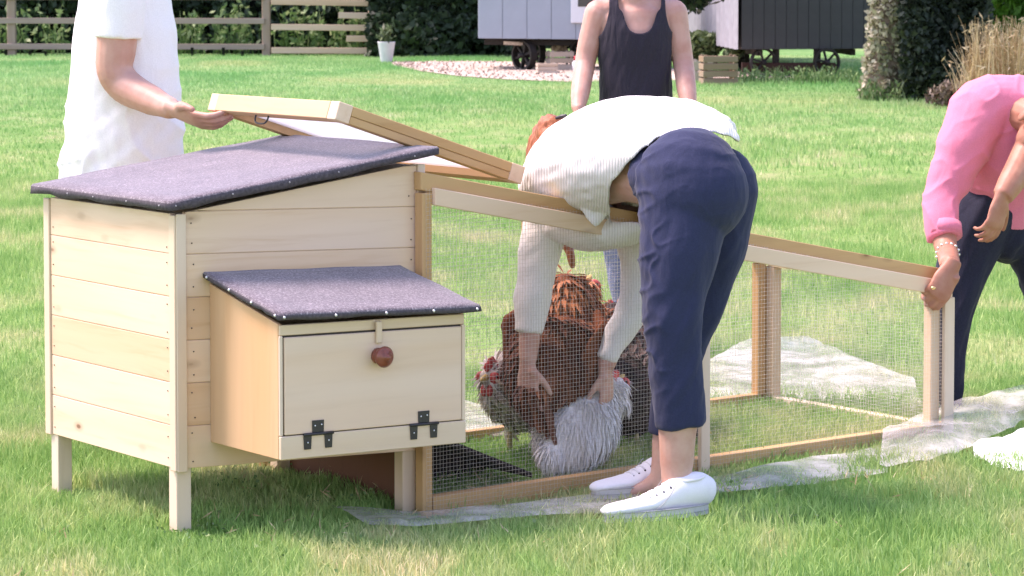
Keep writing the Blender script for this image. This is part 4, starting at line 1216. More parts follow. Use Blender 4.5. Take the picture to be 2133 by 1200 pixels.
def head(bm, c, fwd, up, sc=1.0):
    """skull, jaw, nose, brow and ears; returns frame"""
    f = Vector(fwd).normalized(); u = Vector(up); u = (u - f * u.dot(f)).normalized(); r = f.cross(u)
    Rm = Matrix((r, f, u)).transposed()
    pt = lambda x, y, z: Vector(c) + (r * x + f * y + u * z) * sc
    ball_geo(bm, pt(0, -.012, .03), (.073 * sc, .092 * sc, .088 * sc), 18, Rm)
    ball_geo(bm, pt(0, .030, -.045), (.055 * sc, .055 * sc, .068 * sc), 16, Rm)
    ball_geo(bm, pt(0, .062, -.092), (.024 * sc, .020 * sc, .018 * sc), 10, Rm)
    tube_geo(bm, [pt(0, .082, .020), pt(0, .097, -.010), pt(0, .104, -.026), pt(0, .084, -.036)], [.008 * sc, .011 * sc, .015 * sc, .010 * sc], sides=8, ends=(True, True))
    tube_geo(bm, [pt(-.045, .062, .036), pt(-.02, .080, .040), pt(.02, .080, .040), pt(.045, .062, .036)], [.010 * sc] * 4, sides=8, ends=(True, True))
    tube_geo(bm, [pt(-.024, .074, -.062), pt(0, .086, -.060), pt(.024, .074, -.062)], [.006 * sc, .009 * sc, .006 * sc], sides=8, ends=(True, True))
    for s in (-1, 1): ball_geo(bm, pt(s * .076, -.006, -.008), (.010 * sc, .020 * sc, .031 * sc), 10, Rm)
    return pt
def eyes(pt, root, sc=1.0):
    for s in (-1, 1):
        bm = bmesh.new(); ball_geo(bm, pt(s * .031, .066, .014), .0125 * sc, 10)
        e = from_bm('eye', bm, M['eye'], root)
        bm = bmesh.new(); ball_geo(bm, pt(s * .031, .0755, .014), .006 * sc, 8)
        from_bm('pupil', bm, M['pupil'], e)
def shoe(root, heel, toe, w, mat, sole, h=.085, name='shoe', laces=True):
    """low canvas shoe from heel to toe, sole on the ground"""
    heel, toe = Vector(heel), Vector(toe)
    d = (toe - heel); Ln = d.length; d.normalize(); s = Vector((0, 0, 1)).cross(d).normalized()
    z0 = heel.z
    prof = [(0.0, .62, .95), (.10, .85, 1.12), (.28, .80, 1.02), (.45, .86, .70), (.62, 1.0, .48), (.80, .98, .38), (.93, .86, .32), (1.0, .58, .22)]
    bm = bmesh.new()
    pts = [heel + d * Ln * t + Vector((0, 0, .020 + h * hh * .5 * .95)) for t, ww, hh in prof]
    tube_geo(bm, pts, [(w / 2 * ww, max(.012, h * hh * .5)) for t, ww, hh in prof], sides=18, up=(0, 0, 1), sub=3, ends=(True, True))
    # opening collar
    o = remesh(name, bm, mat, root, .006, 3)
    bm = bmesh.new()
    n = 36; top = []; bot = []
    def outline(t):
        a = 2 * math.pi * t
        x = .5 + .515 * math.cos(a); y = w / 2 * 1.05 * math.copysign(abs(math.sin(a)) ** .75, math.sin(a)) * (1.0 - .16 * (x < .42) * (1 - abs(x) / .42 if x > 0 else 1))
        return heel + d * Ln * x + s * y
    r0 = [outline(k / n) for k in range(n)]
    a = [bm.verts.new((p.x, p.y, z0)) for p in r0]; b = [bm.verts.new((p.x, p.y, z0 + .028)) for p in r0]
    for k in range(n): bm.faces.new((a[k], a[(k + 1) % n], b[(k + 1) % n], b[k]))
    bm.faces.new(a); bm.faces.new(b)
    from_bm('sole', bm, sole, o, smooth=False)
    if laces:
        for zz_, rr_ in ((.0285, .0022), (.012, .0012)):
            ring = [r0[k % n] for k in range(n + 1)]
            tube('sole_stripe', [Vector((q.x, q.y, z0 + zz_)) + (q - (heel + toe) / 2).normalized() * .0008 for q in ring], [rr_] * (n + 1), M['stitch'], o, sides=5, cap=False)
        cc = heel + d * Ln * .17 + Vector((0, 0, .020 + h * .95))
        tube('collar', [cc + d * .046 * math.cos(a_) + s * .036 * math.sin(a_) + Vector((0, 0, -.012 * math.cos(a_) * .4 - .004)) for a_ in np.linspace(0, 2 * math.pi, 21)], [.0042] * 21, M['canvas'], o, sides=8, cap=False)
        for sg in (-1, 1):
            tube('seam', [heel + d * Ln * t_ + s * sg * w / 2 * f_ + Vector((0, 0, .020 + h * g_)) for t_, f_, g_ in ((.36, .82, .86), (.44, .92, .52), (.52, 1.0, .26), (.60, 1.04, .10))], [.0012] * 4, M['stitch'], o, sides=5)
        for t in (.40, .47, .54, .60):
            hh = np.interp(t, [p[0] for p in prof], [p[2] for p in prof]); c = heel + d * Ln * t + Vector((0, 0, .022 + h * hh * .98))
            tube('lace', [c - s * .024 - Vector((0, 0, .007)), c + Vector((0, 0, .002)), c + s * .024 - Vector((0, 0, .007))], [.0035] * 3, M['canvas'], o, sides=6)
            bm = bmesh.new()
            for q in (-1, 1): ball_geo(bm, c + s * q * .026 - Vector((0, 0, .009)), .0036, 6)
            tag(from_bm('eyelets', bm, M['black_metal'], o), kind='stuff')
    return o
M['stitch'] = plain('grey_stitching', (0.40, 0.39, 0.40), 0.7)
def V(dx, dy, dz): return Vector((dx, dy, dz))
S = lambda px, Y: px * Y / FPX                              # pixels to metres at depth Y

# ---------- woman bending over the rail, seen from behind
fA = G(1405, 1072); 
wb = empty('person', (fA.x, 8.2, 0), 'woman in white ribbed top and navy cropped trousers bent double over the run', 'person')
Yn, Yf = 8.06, 8.33
bm = bmesh.new()
hipn, hipf = P(1440, 400, 8.13), P(1500, 405, 8.33)
tube_geo(bm, [hipn, P(1418, 520, 8.09), P(1404, 660, 8.06), P(1410, 770, Yn), P(1412, 860, Yn), P(1410, 940, Yn), P(1409, 1000, Yn), P(1408, 1052, Yn)],
         [.10, .088, .062, .063, .058, .050, .043, .040], sides=16, sub=3, ends=(True, True))
tube_geo(bm, [P(1408, 1030, Yn), P(1370, 1070, Yn), P(1310, 1086, Yn)], [.030, .024, .014], sides=12, ends=(True, True))
tube_geo(bm, [hipf, P(1490, 540, 8.33), P(1440, 690, Yf), P(1410, 800, Yf), P(1392, 900, Yf), P(1384, 960, Yf), P(1380, 1010, Yf)],
         [.08, .062, .04, .045, .045, .038, .037], sides=16, sub=3, ends=(True, True))
tube_geo(bm, [P(1380, 990, Yf), P(1345, 1016, Yf), P(1290, 1032, Yf)], [.028, .022, .012], sides=12, ends=(True, True))
tube_geo(bm, [P(1462, 385, 8.22), P(1385, 365, 8.36), P(1315, 352, 8.48), P(1235, 355, 8.64), P(1178, 372, 8.76)], [(.13, .115), (.125, .10), (.125, .098), (.15, .11), (.14, .09)], sides=18, up=(0, 0, 1), sub=3, ends=(True, True))
# arms reaching straight down into the run
tube_geo(bm, [P(1150, 400, 8.74), P(1126, 520, 8.73), P(1112, 620, 8.70), P(1104, 690, 8.68), P(1100, 752, 8.665)], [.060, .044, .042, .034, .027], sides=14, sub=3, ends=(True, False))
hand(bm, P(1099, 760, 8.66), P(1101, 860, 8.66) - P(1099, 760, 8.66), V(.55, .8, 0), 1, (.22, .3, .25), .95, .06, (.55, .75, .55), .2)
tube_geo(bm, [P(1300, 430, 8.80), P(1330, 540, 8.82), P(1318, 640, 8.80), P(1278, 715, 8.78), P(1262, 765, 8.765)], [.060, .046, .042, .034, .027], sides=14, sub=3, ends=(True, False))
hand(bm, P(1261, 772, 8.76), P(1266, 860, 8.76) - P(1261, 772, 8.76), V(-.8, .5, 0), -1, (.3, .4, .3), .92, .05, (.5, .75, .6), .2)
tube_geo(bm, [P(1185, 355, 8.80), P(1165, 330, 8.87), P(1150, 320, 8.90)], [.055, .05, .05], sides=12, ends=(True, True))
pt = head(bm, P(1162, 352, 8.95), V(-.25, -.05, -1), V(-.75, .45, .25), .92)
remesh('body', bm, M['skin_fair'], wb, .0045, 5)
eyes(pt, wb, .92)
# trousers
bm = bmesh.new()
tube_geo(bm, [P(1436, 378, 8.14), P(1419, 500, 8.09), P(1403, 640, 8.06), P(1406, 760, Yn), P(1419, 888, Yn)], [.155, .117, .088, .077, .0705], sides=22, sub=4, ends=(True, False))
tube_geo(bm, [P(1498, 392, 8.33), P(1492, 500, 8.33), P(1466, 610, Yf), P(1430, 710, Yf), P(1400, 820, Yf), P(1392, 905, Yf)], [.115, .096, .072, .062, .060, .058], sides=20, sub=4, ends=(True, False))
ball_geo(bm, P(1446, 402, 8.12), (.156, .145, .150), 22)
ball_geo(bm, P(1507, 398, 8.34), (.100, .12, .128), 20)
tube_geo(bm, [P(1470, 375, 8.24), P(1415, 362, 8.28), P(1380, 360, 8.33)], [(.160, .120), (.158, .112), (.140, .100)], sides=22, up=(0, 0, 1), sub=3)
fo = folds(.006, 20, V(.25, .1, 1), 4)
def trouser_wr(co):
    z = co[:, 2]
    k = np.clip((1.02 - z) / .35, .12, 1.0)
    # drag lines fan out from the front of the hip
    d = fo(co) * k
    x = co[:, 0]; front = np.clip((P(1400, 500, 8.1).x - x) / .08, 0, 1) * np.clip((z - .35) / .1, 0, 1)
    r1 = 1 - np.abs(2 * vnoise((x - .35) * 16 + z * 9, z * 22 - (x - .3) * 10 + co[:, 1] * 6, 1.0, 31) - 1)
    d += .0065 * np.clip(front + .18, 0, 1) * (r1 ** 4 - .15)
    d += .001 * front * np.sin((z * 95 + (x - .4) * 150) + 5 * vnoise(x * 9, z * 7, 1.0, 8))
    return d.astype(np.float32)
remesh('trousers', bm, M['navy'], wb, .005, 14, trouser_wr)
# knitted top
bm = bmesh.new()
tube_geo(bm, [P(1520, 352, 8.26), P(1468, 338, 8.28), P(1395, 318, 8.38), P(1300, 325, 8.53), P(1220, 350, 8.66), P(1172, 378, 8.75)],
         [(.13, .095), (.185, .145), (.19, .155), (.20, .172), (.19, .150), (.15, .10)], sides=24, up=(0, 0, 1), sub=4, ends=(False, True))
tube_geo(bm, [P(1152, 395, 8.74), P(1127, 510, 8.73), P(1112, 610, 8.70), P(1101, 692, 8.68)], [.082, .061, .054, .040], sides=18, sub=4, ends=(True, False))
tube_geo(bm, [P(1310, 430, 8.80), P(1334, 540, 8.82), P(1324, 630, 8.80), P(1292, 690, 8.785), P(1262, 748, 8.77)], [.075, .060, .052, .040, .031], sides=18, sub=4, ends=(True, False))
# loose front of the top: hangs through the opening and over the rail
tube_geo(bm, [P(1180, 470, 8.74), P(1240, 478, 8.70), P(1300, 470, 8.68), P(1345, 462, 8.66)], [(.12, .045), (.13, .062), (.13, .06), (.12, .05)], sides=18, up=(0, 0, 1), sub=3, ends=(True, True))
Yd = R(bis(lambda a: proj(R(a, -.03, .8))[0] - 1240, .2, 1.5), -.03, .8).y
def flap(bm):
    c = [(1236, 362, .064, .030), (1238, 395, .056, .017), (1240, 425, .044, .013), (1241, 450, .030, .011), (1241, 466, .012, .008)]
    tube_geo(bm, [P(x, y, Yd - .016 + (.05 if i == 0 else 0)) for i, (x, y, a, b) in enumerate(c)], [(a, b) for x, y, a, b in c], sides=16, up=(0, -1, 0), sub=3, ends=(True, True))
flap(bm)
hem = [(1150, 900), (1195, 900), (1200, 480), (1268, 420), (1275, 384), (1300, 352), (1330, 320), (1365, 292), (1400, 277), (1440, 273), (1490, 278), (1520, 287), (1562, 306), (1700, 330)]
hx_, hy_ = [h[0] for h in hem], [h[1] for h in hem]
def shirt_cut(co):
    if co.y > 8.62: return False                            # the sleeves and front inside the run stay whole
    px, py = proj(co)
    if px < 1272 or py > 462 and px < 1336: return False
    return py > np.interp(px, hx_, hy_) + 2.0 * math.sin(px * .21)
fk = folds(.006, 20, V(.8, -.45, .55), 9)
sh = remesh('knitted_top', bm, M['knit'], wb, .0055, 6, fk, shirt_cut)
so = sh.modifiers.new('thickness', 'SOLIDIFY'); so.thickness = .004; so.offset = 1
# hair: swept over the head, a loose tail hanging under the shoulder
bm = bmesh.new()
ball_geo(bm, P(1146, 322, 8.95), (.074, .085, .112), 18)
ball_geo(bm, P(1152, 278, 8.92), (.058, .07, .060), 16)
ball_geo(bm, P(1128, 375, 8.94), (.058, .085, .10), 14)
tube_geo(bm, [P(1152, 410, 8.93), P(1172, 490, 8.90), P(1188, 530, 8.88), P(1194, 556, 8.87)], [(.045, .03), (.030, .02), (.018, .013), (.006, .005)], sides=12, sub=3, ends=(True, True))
remesh('hair', bm, M['hair_red'], wb, .006, 4, folds(.008, 60, V(-.2, 0, 1), 3))
bm = bmesh.new(); tube_geo(bm, [P(1160, 246, 8.875), P(1170, 243, 8.865), P(1178, 241, 8.86)], [.005, .007, .005], sides=10, ends=(True, True))
from_bm('hair_clip', bm, M['black_metal'], wb)
shoe(wb, G(1470, 1072) + V(0, 0, .006), G(1262, 1092) + V(0, 0, .006), .098, M['canvas'], M['rubber'], .092)
shoe(wb, G(1418, 1022) + V(0, 0, .004), G(1238, 1040) + V(0, 0, .004), .096, M['canvas'], M['rubber'], .088)

# ---------- woman in the dark vest standing behind
Yt = 11.5
tw_ = empty('person', (P(1325, 500, Yt).x, Yt, 0), 'woman in charcoal vest top standing upright behind the bending woman', 'person')
bm = bmesh.new()
gy = lambda Y: CAMH and proj((0, Y, 0))[1]
g0 = gy(Yt)
tube_geo(bm, [P(1325, 330, Yt), P(1324, 230, Yt), P(1324, 150, Yt), P(1324, 80, Yt), P(1323, 32, Yt), P(1322, 10, Yt)], [(.165, .11), (.135, .095), (.135, .10), (.145, .105), (.155, .085), (.085, .06)], sides=20, up=(0, 1, 0), sub=3, ends=(True, True))
for sx, arm in ((-1, [(1246, 28), (1230, 80), (1218, 135), (1210, 185), (1204, 228)]), (1, [(1404, 28), (1414, 80), (1424, 135), (1430, 185), (1437, 228)])):
    ya = [Yt, Yt - .01, Yt - .03, Yt - .12, Yt - .20]
    q = [P(x, y, Y) for (x, y), Y in zip(arm, ya)]
    tube_geo(bm, q, [.056, .047, .042, .040, .027], sides=14, sub=3, ends=(True, False))
    hand(bm, P(arm[-1][0] - sx * 1, 236, Yt - .21), V(-sx * .15, -.25, -1), V(-sx * .8, .3, 0), -sx, (.3, .4, .3), .9)
    tube_geo(bm, [P(1324, 20, Yt + .01), P(1324 + sx * 45, 18, Yt), P(1324 + sx * 78, 30, Yt)], [.05, .048, .052], sides=12, ends=(True, True))
for sx, pxs in ((-1, [(1290, 330), (1290, 450), (1297, 545), (1309, 640), (1316, g0 - 12)]), (1, [(1360, 330), (1362, 450), (1362, 560), (1362, 640), (1364, g0 - 12)])):
    tube_geo(bm, [P(x, y, Yt) for x, y in pxs], [.095, .075, .055, .05, .038], sides=14, sub=3, ends=(True, True))
tube_geo(bm, [P(1322, 16, Yt), P(1320, -10, Yt - .01), P(1320, -36, Yt - .02)], [.058, .053, .055], sides=14, ends=(True, True))
pt = head(bm, P(1320, -92, Yt - .03), V(-.1, -1, -.12), V(0, -.1, 1), .95)
remesh('body', bm, M['skin_pink'], tw_, .0055, 5)
eyes(pt, tw_, .95)
bm = bmesh.new()
ball_geo(bm, pt(0, -.03, .045), (.082, .095, .09), 16); ball_geo(bm, pt(0, -.075, -.03), (.07, .05, .10), 14)
remesh('hair', bm, M['hair_brown'], tw_, .007, 4, folds(.006, 60, V(0, 0, 1), 2))
bm = bmesh.new()
tube_geo(bm, [P(1324, 300, Yt), P(1325, 225, Yt), P(1324, 150, Yt), P(1323, 95, Yt), P(1323, 62, Yt), P(1323, 20, Yt), P(1323, -6, Yt)], [(.152, .118), (.143, .110), (.142, .112), (.152, .120), (.160, .118), (.162, .100), (.13, .085)], sides=26, up=(0, 1, 0), sub=4)
neck = lambda px: 70 - 64 * min(1, abs((px - 1335) / 41)) ** 3.2 if abs(px - 1335) < 41 else (None)
def vest_cut(co):
    px, py = proj(co)
    e = abs(px - 1333)
    if e < 43 and py < 68 - 95 * (e / 43) ** 3.4 and co.y < Yt + .02: return True
    if e < 43 and py < 20: return True
    if py < 78:                                                # arm holes
        lim = np.interp(py, [-20, 0, 20, 45, 62, 78], [57, 58, 59, 63, 69, 80])
        if abs(px - 1327) > lim: return True
    return False
ve = remesh('vest_top', bm, M['tank'], tw_, .0055, 5, folds(.006, 24, V(.1, 0, 1), 6), vest_cut)
so = ve.modifiers.new('thickness', 'SOLIDIFY'); so.thickness = .004; so.offset = 1
bm = bmesh.new()
tube_geo(bm, [P(1325, 240, Yt), P(1325, 300, Yt), P(1326, 350, Yt)], [(.148, .115), (.165, .125), (.165, .12)], sides=20, up=(0, 1, 0), ends=(True, True))
for pxs in ([(1286, 340), (1288, 450), (1296, 545), (1308, 640), (1316, g0 - 22)], [(1360, 340), (1362, 450), (1364, 560), (1364, 650), (1366, g0 - 22)]):
    tube_geo(bm, [P(x, y, Yt) for x, y in pxs], [.105, .088, .064, .058, .055], sides=16, sub=3, ends=(True, False))
remesh('jeans', bm, M['bluejean'], tw_, .008, 5, folds(.008, 18, V(0, 0, 1), 5))
for x in (1320, 1366):
    g = G(x, g0); shoe(tw_, g + V(0, .10, 0), g + V(0, -.15, 0), .09, M['brown_shoe'], M['brown_shoe'], .08, laces=False)

# ---------- man in the white T-shirt holding the lid
Ym = 9.2
ml_ = empty('person', (P(258, 500, Ym).x, Ym, 0), 'person in white short sleeved shirt at left reaching out to lifted lid', 'person')
bm = bmesh.new(); g0 = gy(Ym)
tube_geo(bm, [P(255, 420, Ym), P(257, 300, Ym), P(258, 160, Ym), P(260, 30, Ym), P(258, -70, Ym), P(258, -110, Ym)], [(.17, .13), (.165, .15), (.15, .15), (.14, .17), (.12, .17), (.06, .08)], sides=20, up=(0, 1, 0), sub=3, ends=(True, True))
Ya = Ym - .20
tube_geo(bm, [P(246, -60, Ym - .17), P(246, 30, Ya), P(243, 95, Ya), P(239, 145, Ya), P(262, 180, Ya - .01), P(308, 205, Ya - .08), P(346, 222, Ya - .16), P(362, 228, Ya - .19)],
         [.068, .066, .063, .058, .056, .048, .036, .030], sides=16, sub=4, ends=(True, False))
hand(bm, P(366, 229, Ya - .20), P(440, 262, Ya - .28) - P(366, 229, Ya - .20), V(.05, .50, .70), 1, (.25, .40, .30), 1.16, .02, (.85, .70, -.05), .42, 1.0)
tube_geo(bm, [P(260, -60, Ym + .17), P(265, 60, Ym + .2), P(262, 150, Ym + .21), P(262, 240, Ym + .20), P(268, 320, Ym + .18)], [.062, .058, .05, .044, .03], sides=14, sub=3, ends=(True, False))
hand(bm, P(269, 328, Ym + .18), V(.1, 0, -1), V(0, -1, 0), 1, (.3, .4, .3), 1.0)
for dy in (-.10, .10):
    tube_geo(bm, [P(256, 440, Ym + dy), P(262, 620, Ym + dy), P(258, 780, Ym + dy), P(254, g0 - 14, Ym + dy)], [.095, .07, .055, .04], sides=14, sub=3, ends=(True, True))
tube_geo(bm, [P(258, -110, Ym), P(264, -150, Ym), P(270, -175, Ym)], [.062, .058, .06], sides=12, ends=(True, True))
pt = head(bm, P(278, -235, Ym), V(1, -.15, -.25), V(.2, 0, 1), 1.0)
remesh('body', bm, M['skin_pink'], ml_, .0048, 5)
eyes(pt, ml_)
bm = bmesh.new(); ball_geo(bm, pt(0, -.03, .05), (.080, .092, .085), 16); ball_geo(bm, pt(0, -.06, -.01), (.076, .05, .06), 12)
remesh('hair', bm, M['hair_brown'], ml_, .007, 3, folds(.005, 60, V(0, 0, 1), 2))
bm = bmesh.new()
tube_geo(bm, [P(252, 392, Ym), P(253, 340, Ym), P(257, 280, Ym), P(258, 210, Ym), P(260, 150, Ym), P(261, 80, Ym), P(261, 0, Ym), P(258, -70, Ym), P(258, -118, Ym)],
         [(.206, .17), (.200, .172), (.190, .175), (.180, .175), (.172, .178), (.165, .19), (.147, .195), (.12, .19), (.07, .09)], sides=28, up=(0, 1, 0), sub=4)
tube_geo(bm, [P(250, -75, Ym - .15), P(249, -20, Ya + .005), P(249, 30, Ya), P(247, 80, Ya)], [.086, .083, .080, .076], sides=20, sub=3, ends=(True, False))
tube_geo(bm, [P(258, -75, Ym + .15), P(262, -10, Ym + .19), P(264, 70, Ym + .2)], [.086, .08, .078], sides=20, sub=3, ends=(True, False))
ft = folds(.013, 13, V(.55, 0, .8), 12); ft2 = folds(.010, 22, V(-.6, 0, .75), 15)
def tee_wr(co): 
    k = np.clip((1.28 - co[:, 2]) / .3, .25, 1)
    r1 = 1 - np.abs(2 * vnoise(co[:, 0] * 7 + co[:, 2] * 6, co[:, 2] * 9 - co[:, 0] * 8, 1.0, 41) - 1)
    return ((ft(co) + ft2(co) * .7 + .010 * (r1 ** 5 - .12)) * k).astype(np.float32)
tee_axis = lambda py: np.interp(py, [60, 90], [0, 1])
def tee_cut(co):
    px, py = proj(co)
    if co.y < Ym - .125 and 190 < px < 310 and py > 66 + 22 * (px - 200) / 100 and py < 150:
        # sleeve hem slants down to the back; torso surface is deeper inside
        return co.y < Ym - .205
    return False
remesh('shirt', bm, M['tshirt'], ml_, .0065, 7, tee_wr)
bm = bmesh.new()
tube_geo(bm, [P(254, 372, Ym), P(256, 440, Ym), P(256, 500, Ym)], [(.17, .145), (.175, .155), (.16, .15)], sides=20, up=(0, 1, 0), ends=(True, True))
for dy in (-.10, .10):
    tube_geo(bm, [P(256, 460, Ym + dy), P(262, 620, Ym + dy), P(258, 780, Ym + dy), P(254, g0 - 26, Ym + dy)], [.112, .088, .075, .068], sides=16, sub=3, ends=(True, False))
remesh('trousers', bm, M['denim'], ml_, .009, 5, folds(.01, 16, V(0, 0, 1), 5))
for dy in (-.10, .10):
    g = Vector((P(254, 500, Ym).x, Ym + dy, 0)); shoe(ml_, g + V(-.08, 0, 0), g + V(.19, 0, 0), .10, M['brown_shoe'], M['brown_shoe'], .09, laces=False)

# ---------- man in pink gripping the end of the run
Yp = 9.9
mp_ = empty('person', (P(2060, 500, Yp).x, Yp, 0), 'person in pink long sleeved shirt bending to grip the end post', 'person')
bm = bmesh.new(); g0 = gy(Yp)
Yh = R(RL, 0, .6).y
tube_geo(bm, [P(2098, 430, Yp + .1), P(2110, 340, Yp), P(2105, 250, Yp - .06), P(2090, 225, Yp - .08)], [(.13, .09), (.14, .09), (.13, .08), (.09, .06)], sides=18, up=(0, 1, 0), sub=3, ends=(True, True))
tube_geo(bm, [P(2035, 235, Yp - .10), P(1992, 330, Yp - .15), P(1966, 410, Yp - .20), P(1966, 490, Yp - .28), P(1974, 528, Yp - .36), P(1979, 552, Yh - .055)], [.075, .056, .047, .042, .036, .034], sides=16, sub=4, ends=(True, False))
wri = P(1980, 558, Yh - .065)
hand(bm, wri, P(1950, 622, Yh - .10) - wri, V(-.40, .90, -.15), 1, (.8, 1.0, .8), 1.12, .02, (.35, .6, .8), .1)
tube_geo(bm, [P(2175, 250, Yp - .1), P(2150, 300, Yp - .2), P(2112, 370, Yp - .3), P(2088, 410, Yp - .34)], [.065, .055, .046, .036], sides=14, sub=3, ends=(True, False))
hand(bm, P(2085, 414, Yp - .345), V(-.25, -.1, -1), V(-.5, .8, .2), 1, (.45, .6, .4), 1.0)
tube_geo(bm, [P(2120, 235, Yp - .12), P(2150, 245, Yp - .2)], [.062, .06], sides=12, ends=(True, True))
pt = head(bm, P(2172, 262, Yp - .26), V(-.25, -.55, -.8), V(.45, -.75, .45), 1.0)
legp = [[(2058, 440, Yp + .05), (2005, 560, Yp + .03), (1972, 690, Yp), (1968, 790, Yp - .02), (1966, g0 - 14, Yp)], [(2128, 440, Yp + .12), (2175, 580, Yp + .10), (2200, 720, Yp + .05), (2215, g0 - 14, Yp + .12)]]
for lg, rr in zip(legp, ([.095, .075, .055, .05, .04], [.095, .07, .055, .04])):
    tube_geo(bm, [P(*q) for q in lg], rr, sides=14, sub=3, ends=(True, True))
remesh('body', bm, M['skin_tan'], mp_, .0048, 4)
eyes(pt, mp_)
bm = bmesh.new(); ball_geo(bm, pt(0, -.035, .045), (.080, .088, .082), 16); ball_geo(bm, pt(0, -.075, -.01), (.072, .04, .06), 12)
remesh('hair', bm, M['hair_grey'], mp_, .007, 3, folds(.005, 60, V(0, 0, 1), 2))
bm = bmesh.new()
tube_geo(bm, [P(2088, 452, Yp + .1), P(2098, 400, Yp + .07), P(2106, 330, Yp), P(2102, 262, Yp - .05), P(2088, 232, Yp - .08)], [(.150, .125), (.155, .13), (.168, .135), (.165, .12), (.125, .10)], sides=24, up=(0, 1, 0), sub=4, ends=(False, True))
tube_geo(bm, [P(2100, 228, Yp - .05), P(2050, 228, Yp - .09), P(2016, 290, Yp - .13), P(1984, 360, Yp - .17), P(1963, 415, Yp - .21), P(1963, 462, Yp - .26), P(1968, 497, Yp - .29)], [.115, .110, .092, .076, .064, .060, .056], sides=22, sub=4, ends=(True, False))
tube_geo(bm, [P(2120, 228, Yp - .05), P(2170, 240, Yp - .1), P(2195, 300, Yp - .16)], [.115, .10, .085], sides=18, sub=3, ends=(True, False))
remesh('shirt', bm, M['pink'], mp_, .006, 6, lambda co: folds(.009, 8, V(.55, 0, .8), 21)(co) + .006 * ((1 - np.abs(2 * vnoise(co[:, 0] * 12 + co[:, 2] * 7, co[:, 2] * 13 - co[:, 0] * 9, 1.0, 61) - 1)) ** 4 - .15) + folds(.0025, 20, V(.9, 0, .4), 25)(co))
bm = bmesh.new()
tube_geo(bm, [P(1967, 470, Yp - .27), P(1969, 492, Yp - .292)], [.058, .0575], sides=22)
from_bm('cuff', bm, M['pink'], mp_)
bm = bmesh.new()
tube_geo(bm, [P(2085, 395, Yp + .1), P(2094, 450, Yp + .1), P(2096, 475, Yp + .1)], [(.15, .115), (.155, .13), (.12, .12)], sides=20, up=(0, 1, 0), ends=(True, True))
for lg, rr in zip(legp, ([.112, .088, .070, .062, .052], [.112, .088, .072, .06])):
    tube_geo(bm, [P(x, y - (6 if i == len(lg) - 1 else 0), Y) for i, (x, y, Y) in enumerate(lg)], rr, sides=18, sub=3, ends=(True, False))
remesh('jeans', bm, M['denim'], mp_, .008, 5, folds(.012, 18, V(.2, 0, 1), 7))
for (x, dy) in ((1968, 0), (2215, .12)):
    g = Vector((P(x, 800, Yp).x, Yp + dy, 0)); shoe(mp_, g + V(.02, .11, 0), g + V(.0, -.17, 0), .10, M['denim'], M['brown_shoe'], .09, laces=False)
bc = P(1974, 528, Yp - .36); bd = (P(1979, 552, Yh - .055) - P(1966, 490, Yp - .28)).normalized()
s1 = bd.orthogonal().normalized(); s2 = bd.cross(s1)
brk = None
for k in range(14):
    an = 2 * math.pi * k / 14
    bm = bmesh.new(); ball_geo(bm, bc + (s1 * math.cos(an) + s2 * math.sin(an)) * .0372, (.0052, .0052, .0052), 8)
    o = from_bm('bracelet_link', bm, M['silver'], brk or mp_)
    if brk is None: o.name = 'bracelet'; WM['bracelet'] = WM.get('bracelet_link', Matrix.Translation(mp_.location)); brk = o
bm = bmesh.new(); ball_geo(bm, P(1944, 600, Yh - .128), (.009, .006, .006), 10); from_bm('ring', bm, M['gold'], mp_)

